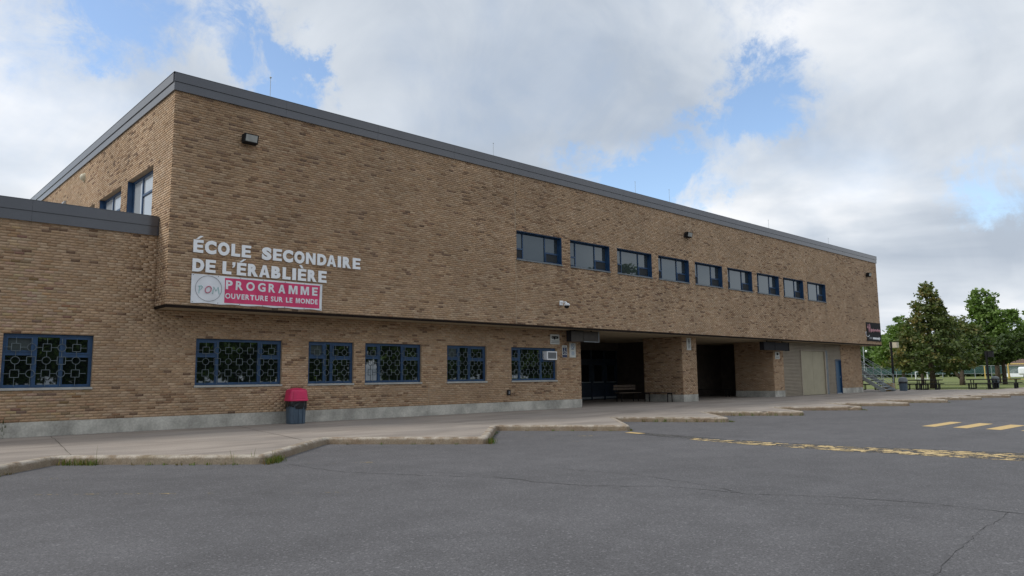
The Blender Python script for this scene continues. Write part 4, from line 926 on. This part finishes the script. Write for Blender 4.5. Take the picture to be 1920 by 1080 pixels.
picnic((53.2, 3.35, 0), math.pi/2, 'dark metal picnic table half hidden behind the stair')

# ------------------------------------------------------------------ vegetation
def leafcloud(C, sizes, cols, rng):
    n = len(C); d = rng.normal(size=(n, 3)); d[:, 2] = np.abs(d[:, 2])+.25; d /= np.linalg.norm(d, axis=1)[:, None]
    a = np.cross(d, rng.normal(size=(n, 3))); a /= np.linalg.norm(a, axis=1)[:, None]; b_ = np.cross(d, a)
    s = sizes[:, None]; a = a*s; b_ = b_*s*.62
    V = np.stack([C-a, C-b_*.9+a*.1, C+a, C+b_], 1).reshape(-1, 3); F = np.arange(n*4).reshape(-1, 4); return V, F
def make_tree(name, loc, label, H, seed, clumps, trunk, leafsize, nper, pal, spread, group=None, cat='tree', rz=0.):
    rng = np.random.default_rng(seed); e_ = empty(name, loc, rz, label, cat, group)
    mb = MB()
    for P_, R_ in trunk: mb.tube(P_, R_, 8)
    # limbs towards a sample of the clumps
    root = Vector(trunk[0][0][-1]); 
    for c in clumps[::max(1, len(clumps)//26)]:
        c = Vector(c[:3]); s = Vector(trunk[0][0][0]).lerp(root, min(1, max(.45, .75*c.z/max(root.z, .1)))); mid = s.lerp(c, .5)+Vector((0, 0, -.12*(c-s).length*.5))
        mb.tube([s, mid, s.lerp(c, .93)], [.055*H/9, .035*H/9, .012], 5)
    mb.build('trunk', MT['bark'], e_, True)
    C = np.array([c[:3] for c in clumps]); R_ = np.array([c[3] for c in clumps]); hue = np.array([c[4] for c in clumps])
    idx = np.repeat(np.arange(len(C)), nper); off = rng.normal(size=(len(idx), 3)); off /= np.linalg.norm(off, axis=1)[:, None]; off *= (rng.random((len(idx), 1))**.5); off[:, 2] *= .62
    P_ = C[idx]+off*R_[idx][:, None]*spread
    pal = np.array(pal); h = np.clip(hue[idx]+rng.normal(0, .09, len(idx)), 0, .999)*(len(pal)-1); i0 = h.astype(int); f = (h-i0)[:, None]
    col = pal[i0]*(1-f)+pal[np.minimum(i0+1, len(pal)-1)]*f; col = col*(1+rng.normal(0, .16, (len(idx), 1)))
    V, F = leafcloud(P_, leafsize*rng.uniform(.6, 1.3, len(idx)), col, rng)
    ob('crown', npmesh('crown', V, F, MT['leaf'], np.clip(col, .005, .5)), e_); return e_
GREEN = [(.046, .088, .028), (.094, .160, .042), (.150, .228, .058), (.205, .28, .075)]
AUT = [(.046, .076, .030), (.090, .128, .044), (.142, .160, .056), (.21, .172, .062), (.29, .195, .068)]
def crown_cone(rng, H, z0, rfun, n, rad, hue=lambda x, y, z: .4, cx=lambda z: (0, 0)):
    out = []
    while len(out) < n:
        z = z0+(H-z0)*rng.random()**1.15; R_ = rfun((z-z0)/(H-z0))
        if rng.random() > (R_/rfun(.12))**1.1+.08: continue
        a = rng.random()*2*math.pi; q = R_*(.35+.65*rng.random()**.6)*rng.uniform(.85, 1.12); c = cx(z)
        x, y = c[0]+q*math.cos(a), c[1]+q*math.sin(a); out.append((x, y, z, rad*rng.uniform(.7, 1.25), hue(x, y, z)))
    return out
def crown_blobs(rng, blobs, n, rad, hue):
    out = []; w = np.array([b_[3]*b_[4] for b_ in blobs]); w = w/w.sum()
    for _ in range(n):
        b_ = blobs[rng.choice(len(blobs), p=w)]; d = rng.normal(size=3); d /= np.linalg.norm(d); q = (.45+.55*rng.random()**.5)
        x, y, z = b_[0]+d[0]*b_[3]*q, b_[1]+d[1]*b_[3]*q, b_[2]+d[2]*b_[4]*q; out.append((x, y, z, rad*rng.uniform(.7, 1.3), hue(x, y, z)))
    return out
rg_ = np.random.default_rng(4)
# tall conical tree, turning brown
rf = lambda s: 3.6*min(1, .62+s*4.0)*(1-s)**1.02+.12
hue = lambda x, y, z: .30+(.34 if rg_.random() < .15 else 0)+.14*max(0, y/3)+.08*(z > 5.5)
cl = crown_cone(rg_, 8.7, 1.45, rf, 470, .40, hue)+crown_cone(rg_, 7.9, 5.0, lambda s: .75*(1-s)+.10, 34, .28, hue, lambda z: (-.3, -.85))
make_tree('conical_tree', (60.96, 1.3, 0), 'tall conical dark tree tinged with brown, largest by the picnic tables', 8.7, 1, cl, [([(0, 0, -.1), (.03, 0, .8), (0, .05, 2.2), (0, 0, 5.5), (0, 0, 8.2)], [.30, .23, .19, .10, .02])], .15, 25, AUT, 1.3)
# forked tree
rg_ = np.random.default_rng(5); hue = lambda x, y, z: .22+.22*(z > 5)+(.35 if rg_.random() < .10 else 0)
cl = crown_blobs(rg_, [(0, 0, 4.6, 2.3, 1.9), (0, 1.2, 4.0, 1.7, 1.4), (-.2, -1.6, 4.2, 1.8, 1.5), (0, .4, 6.0, 1.5, 1.1), (0, -2.2, 3.1, 1.2, .9)], 300, .46, hue)
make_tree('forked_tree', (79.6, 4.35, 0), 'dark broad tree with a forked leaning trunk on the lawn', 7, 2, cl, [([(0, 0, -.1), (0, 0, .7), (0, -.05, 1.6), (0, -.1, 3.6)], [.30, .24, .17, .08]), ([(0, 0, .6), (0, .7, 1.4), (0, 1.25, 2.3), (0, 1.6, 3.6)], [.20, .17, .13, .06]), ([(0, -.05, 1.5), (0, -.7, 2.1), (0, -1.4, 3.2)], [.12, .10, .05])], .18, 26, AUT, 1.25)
# tall maple
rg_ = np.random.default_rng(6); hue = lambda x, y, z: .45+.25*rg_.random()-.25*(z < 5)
cl = crown_blobs(rg_, [(0, .9, 9.4, 1.45, 1.5), (0, .9, 8.0, 1.6, 1.1), (0, -.6, 7.4, 2.1, 1.1), (0, -2.3, 7.6, 1.2, .7), (0, -1.2, 6.4, 2.3, .7), (0, 1.0, 6.6, 1.7, .7), (0, 0, 4.8, 2.3, 1.2), (0, .9, 3.8, 2.0, 1.0)], 330, .46, hue)
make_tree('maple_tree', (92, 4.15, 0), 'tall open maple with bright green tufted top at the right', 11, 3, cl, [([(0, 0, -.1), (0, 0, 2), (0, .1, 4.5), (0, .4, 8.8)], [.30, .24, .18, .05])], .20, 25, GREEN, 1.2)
# slender tree left of the conical one
rg_ = np.random.default_rng(7); hue = lambda x, y, z: .42+.25*rg_.random()
cl = crown_blobs(rg_, [(0, .6, 4.4, 2.3, 1.9), (0, 2.4, 4.2, 1.9, 1.6), (0, 1.2, 6.2, 1.6, 1.3), (0, 3.6, 3.6, 1.3, 1.2), (0, -1., 3.6, 1.6, 1.3)], 280, .48, hue)
make_tree('slender_tree', (79, 7.9, 0), 'slim-trunked green tree left of the conical tree', 7.5, 4, cl, [([(0, 0, -.1), (0, 0, 1.5), (0, .2, 4.5)], [.18, .15, .08])], .19, 25, GREEN, 1.25)
rg_ = np.random.default_rng(8); hue = lambda x, y, z: .35+.3*rg_.random()
cl = crown_blobs(rg_, [(0, 0, 4.6, 3.0, 2.2), (0, 2, 3.8, 2.2, 1.8), (0, -1.8, 3.6, 2.2, 1.8), (0, .4, 6.3, 1.8, 1.3)], 260, .60, hue)
make_tree('bushy_tree', (100, 17.0, 0), 'bushy green tree behind the lamp post and stair', 8, 5, cl, [([(0, 0, -.1), (0, 0, 1.5), (0, .2, 4.5)], [.22, .18, .08])], .24, 24, GREEN, 1.25)
rg_ = np.random.default_rng(9); hue = lambda x, y, z: .15+.3*rg_.random()
cl = crown_blobs(rg_, [(0, 0, 3.6, 2.0, 1.5), (0, 1.4, 3.4, 1.5, 1.3), (0, -1.2, 4.2, 1.5, 1.2)], 200, .48, hue)
make_tree('low_dark_tree', (84.5, 1.75, 0), 'low dark brownish tree hanging behind the second lamp post', 6, 6, cl, [([(0, 0, -.1), (0, 0, 1.5), (0, .1, 3.6)], [.24, .2, .08])], .20, 26, AUT[:3], 1.25)
rg_ = np.random.default_rng(10); hue = lambda x, y, z: .55+.4*rg_.random()*(z < 6)
cl = crown_blobs(rg_, [(0, 0, 6.2, 3.4, 2.6), (0, 2.6, 5.4, 2.6, 2.0), (0, -2.6, 6.0, 2.8, 2.2)], 300, .62, hue)
make_tree('roadside_tree', (118, 4.6, 0), 'broad yellow green tree at the right edge of the picture', 9, 7, cl, [([(0, 0, -.1), (0, 0, 2.5), (0, .2, 6)], [.3, .25, .1])], .26, 24, GREEN, 1.25)
# far wood beyond the field: one mass
rng = np.random.default_rng(21); n = 30000; s = rng.random(n)
A0, A1 = np.array([215., 95.]), np.array([330., 10.])
P2 = A0[None]*(1-s[:, None])+A1[None]*s[:, None]+rng.normal(0, 3.5, (n, 2)); top = 9.5+3.2*np.sin(s*37)+2.0*np.sin(s*91+1)+1.2*np.sin(s*190); z = top*rng.random(n)**.62
zz = np.concatenate([P2, z[:, None]], 1); pal = np.array(GREEN); h = rng.random(n)*.55+.2*np.sin(s*60)**2; col = pal[0]*(1-h[:, None])+pal[2]*h[:, None]
V, F = leafcloud(zz, rng.uniform(.5, 1.1, n), col, rng)
tag(ob('far_wood', npmesh('far_wood', V, F, MT['leaf'], col)), 'dark green wood along the far side of the playing field', 'wood', None, 'stuff')
# trees across the car park (they show mirrored in the windows)
rg_ = np.random.default_rng(31); hue = lambda x, y, z: .25+.4*rg_.random()
cl = crown_blobs(rg_, [(0, 0, 7.0, 4.2, 3.6), (2.2, 0, 5.5, 3.2, 2.6), (-2.4, 0, 5.4, 3.2, 2.8), (0, .5, 10.2, 2.6, 2.2), (1, 0, 3.2, 3.0, 1.6), (-1.5, 0, 3.0, 2.8, 1.6)], 430, .85, hue)
proto = make_tree('lot_side_tree', (-16, -50, -.16), 'leafy tree across the car park, seen mirrored in the school windows', 12, 9, cl, [([(0, 0, -.1), (0, 0, 2), (0, .1, 9)], [.32, .26, .08])], .30, 24, GREEN, 1.3, 'trees across the car park')
for k in range(1, 19):
    c = copy_tree(proto); c.location = (-16+k*7.2+rg_.uniform(-1.5, 1.5), -50+rg_.uniform(-3, 3), -.16); s = rg_.uniform(.75, 1.12); s = 1.45 if k == 13 else s; c.scale = (s, s, s); c.rotation_euler = (0, 0, rg_.uniform(0, 6.28))
# weeds along the kerb
rng = np.random.default_rng(41); VV = []; FF = []; CC = []
def tuft(x, y, z, n, h, r, col=(.10, .16, .03), thin=1.):
    for _ in range(n):
        px, py = x+rng.normal(0, r), y+rng.normal(0, r); a = rng.random()*6.28; hh = h*rng.uniform(.4, 1.); ln = rng.uniform(.1, .6)*hh; w = rng.uniform(.004, .010)*thin; ln *= thin
        dx, dy = math.cos(a), math.sin(a); b0 = len(VV)
        VV.extend([(px-dy*w, py+dx*w, z), (px+dy*w, py-dx*w, z), (px+dx*ln*.6+dy*w*.7, py+dy*ln*.6-dx*w*.7, z+hh*.7), (px+dx*ln-dy*w*.1, py+dy*ln+dx*w*.1, z+hh)])
        FF.append((b0, b0+1, b0+2, b0+3)); q = rng.uniform(.6, 1.3); CC.append((col[0]*q*rng.uniform(.8, 1.4), col[1]*q, col[2]*q))
for (x0, y0), (x1, y1), n in (((-3.22, -5.07), (-2.75, -5.60), 9), ((-2.4, -6.0), (-1.0, -7.55), 8), ((-4.6, -6.55), (-3.9, -5.8), 4), ((-.75, -7.72), (-.3, -7.28), 12), ((4.15, -7.76), (4.6, -7.25), 10), ((4.7, -7.15), (6.8, -5.05), 6), ((2.0, -5.3), (4.0, -7.7), 5),
                          ((8.9, -7.8), (9.2, -7.55), 6), ((7.2, -5.5), (8.9, -7.75), 5), ((12.2, -5.7), (13.6, -7.9), 9), ((13.6, -7.95), (13.9, -7.6), 6), ((16.8, -6.0), (18.25, -8.05), 9), ((21.5, -6.2), (23, -8.1), 6), ((22.95, -8.15), (23.4, -7.7), 7), ((26.2, -6.0), (27.9, -8.15), 5), ((31, -6.6), (32.5, -8.3), 6)):
    for k in range(n):
        s = (k+rng.random()*.6)/n; tuft(x0+(x1-x0)*s, y0+(y1-y0)*s, ZA, 9 if n < 9 else 16, .055 if n < 9 else .13, .03 if n < 9 else .05, (.10, .15, .03) if k % 3 else (.15, .13, .05))
for x, y, h in ((-2.78, -5.5, .52), (-.9, -7.5, .36), (-1.15, -7.3, .30), (-1.5, -6.95, .22), (-.55, -7.5, .30), (-2.95, -5.3, .25), (13.2, -7.4, .2)):
    tuft(x, y, ZA, 2, h, .006, (.15, .16, .05), .45)
for x in (-3.3, -3.2): 
    for k in range(5): tuft(x, YD-.05, .0+.08*k, 5, .16, .05, (.05, .07, .02))
me = npmesh('weeds', np.array(VV), np.array(FF), MT['leaf'], np.array(CC)); tag(ob('weeds', me), 'green weeds and grass sprouting along the kerb edge', 'weeds', None, 'stuff')

# ------------------------------------------------------------------ far side of the field
FN = empty('chain_link_fence', (150, 20, 0), 0, 'chain-link fence with green windscreen along the far side of the field', 'fence')
Fa, Fb = np.array([186., 66.]), np.array([206., 2.]); n = 20
for k in range(n+1):
    p = Fa+(Fb-Fa)*k/n-np.array([150, 20]); MB().tube([(p[0], p[1], 0), (p[0], p[1], 2.9)], .06, 6).build('post', MT['galv'], FN)
for k in range(n):
    p = Fa+(Fb-Fa)*(k+.01)/n-np.array([150, 20]); q = Fa+(Fb-Fa)*(k+.99)/n-np.array([150, 20])
    MB().bar((p[0], p[1], 1.85), (q[0], q[1], 1.85), .02, 1.6).build('windscreen', MT['fencescreen'], FN)
a = Fa-np.array([150, 20]); b_ = Fb-np.array([150, 20])
MB().tube([(*a, 2.85), (*b_, 2.85)], .05, 6).build('top_rail', MT['galv'], FN); MB().tube([(*a, 1.0), (*b_, 1.0)], .035, 6).build('mid_rail', MT['galv'], FN)
def goal(x, y, w, h, label, mat, dep=1.6, r=.06):
    e_ = empty('football_goal', (x, y, 0), .12, label, 'goal')
    for s in (-w/2, w/2):
        MB().tube([(0, s, 0), (0, s, h)], r, 8).build('upright', mat, e_); MB().tube([(0, s, h), (dep, s, 0)], r*.7, 6).build('stay', mat, e_)
    MB().tube([(0, -w/2, h), (0, w/2, h)], r, 8).build('crossbar', mat, e_); MB().tube([(dep, -w/2, .04), (dep, w/2, .04)], r*.7, 6).build('ground_bar', mat, e_)
goal(139, 10.6, 6.6, 2.6, 'yellow football goal at the right edge of the field', MT['yellowpost'], 1.8, .10)
goal(163, 35.2, 2.2, 1.5, 'small pale football goal seen between the tree trunks', MT['white'], 1.6, .07)
for (x, y, h, lab) in ((161.5, 32.4, 1.8, 'yellow post left of the conical tree trunk'), (150, 20.2, 2.4, 'yellow post beside the maple trunk')):
    e_ = empty('yellow_post', (x, y, 0), 0, lab, 'post'); MB().tube([(0, 0, 0), (0, 0, h)], .10, 8).build('shaft', MT['yellowpost'], e_); MB().tube([(0, 0, h), (0, 0, h+.06)], .12, 8).build('cap', MT['yellowpost'], e_)
e_ = empty('street_lamp', (150, 41.6, 0), 0, 'pale street lamp with white globe beyond the stair', 'street lamp')
MB().tube([(0, 0, 0), (0, 0, 6.8)], [.14, .08], 8).build('pole', MT['galv'], e_); MB().tube([(0, 0, 5.7), (0, -.5, 5.85)], .04, 6).build('arm', MT['galv'], e_)
mb = MB(); mb.tube([(0, -.55, 5.60), (0, -.55, 5.66), (0, -.55, 5.85), (0, -.55, 6.03), (0, -.55, 6.1)], [.03, .14, .2, .14, .03], 10); mb.build('globe', MT['white'], e_, True)
e_ = empty('storage_trailer', (172, 15.5, 0), .15, 'white rounded trailer beyond the fence at the right edge', 'trailer')
MB().box(-2, 2, -5.0, 4.2, .7, 2.3, .35).build('body', MT['white'], e_)
for y in (-3, 0, 3): MB().tube([(-1.9, y, .4), (1.9, y, .4)], .4, 12).build('wheel', MT['black'], e_)
e_ = empty('brick_shed', (232, 31, 0), .15, 'small shed with brown hipped roof beyond the fence', 'shed')
MB().box(-4, 4, -5, 5, 0, 2.9).build('wall', MT['white'], e_); MB().add([(-4.6, -5.6, 2.9), (4.6, -5.6, 2.9), (4.6, 5.6, 2.9), (-4.6, 5.6, 2.9), (0, -1.5, 4.8), (0, 1.5, 4.8)], [(0, 1, 4), (1, 2, 5, 4), (2, 3, 5), (3, 0, 4, 5), (3, 2, 1, 0)]).build('roof', PM('brown_shingle', (.13, .085, .065), .9, .2, 3), e_)
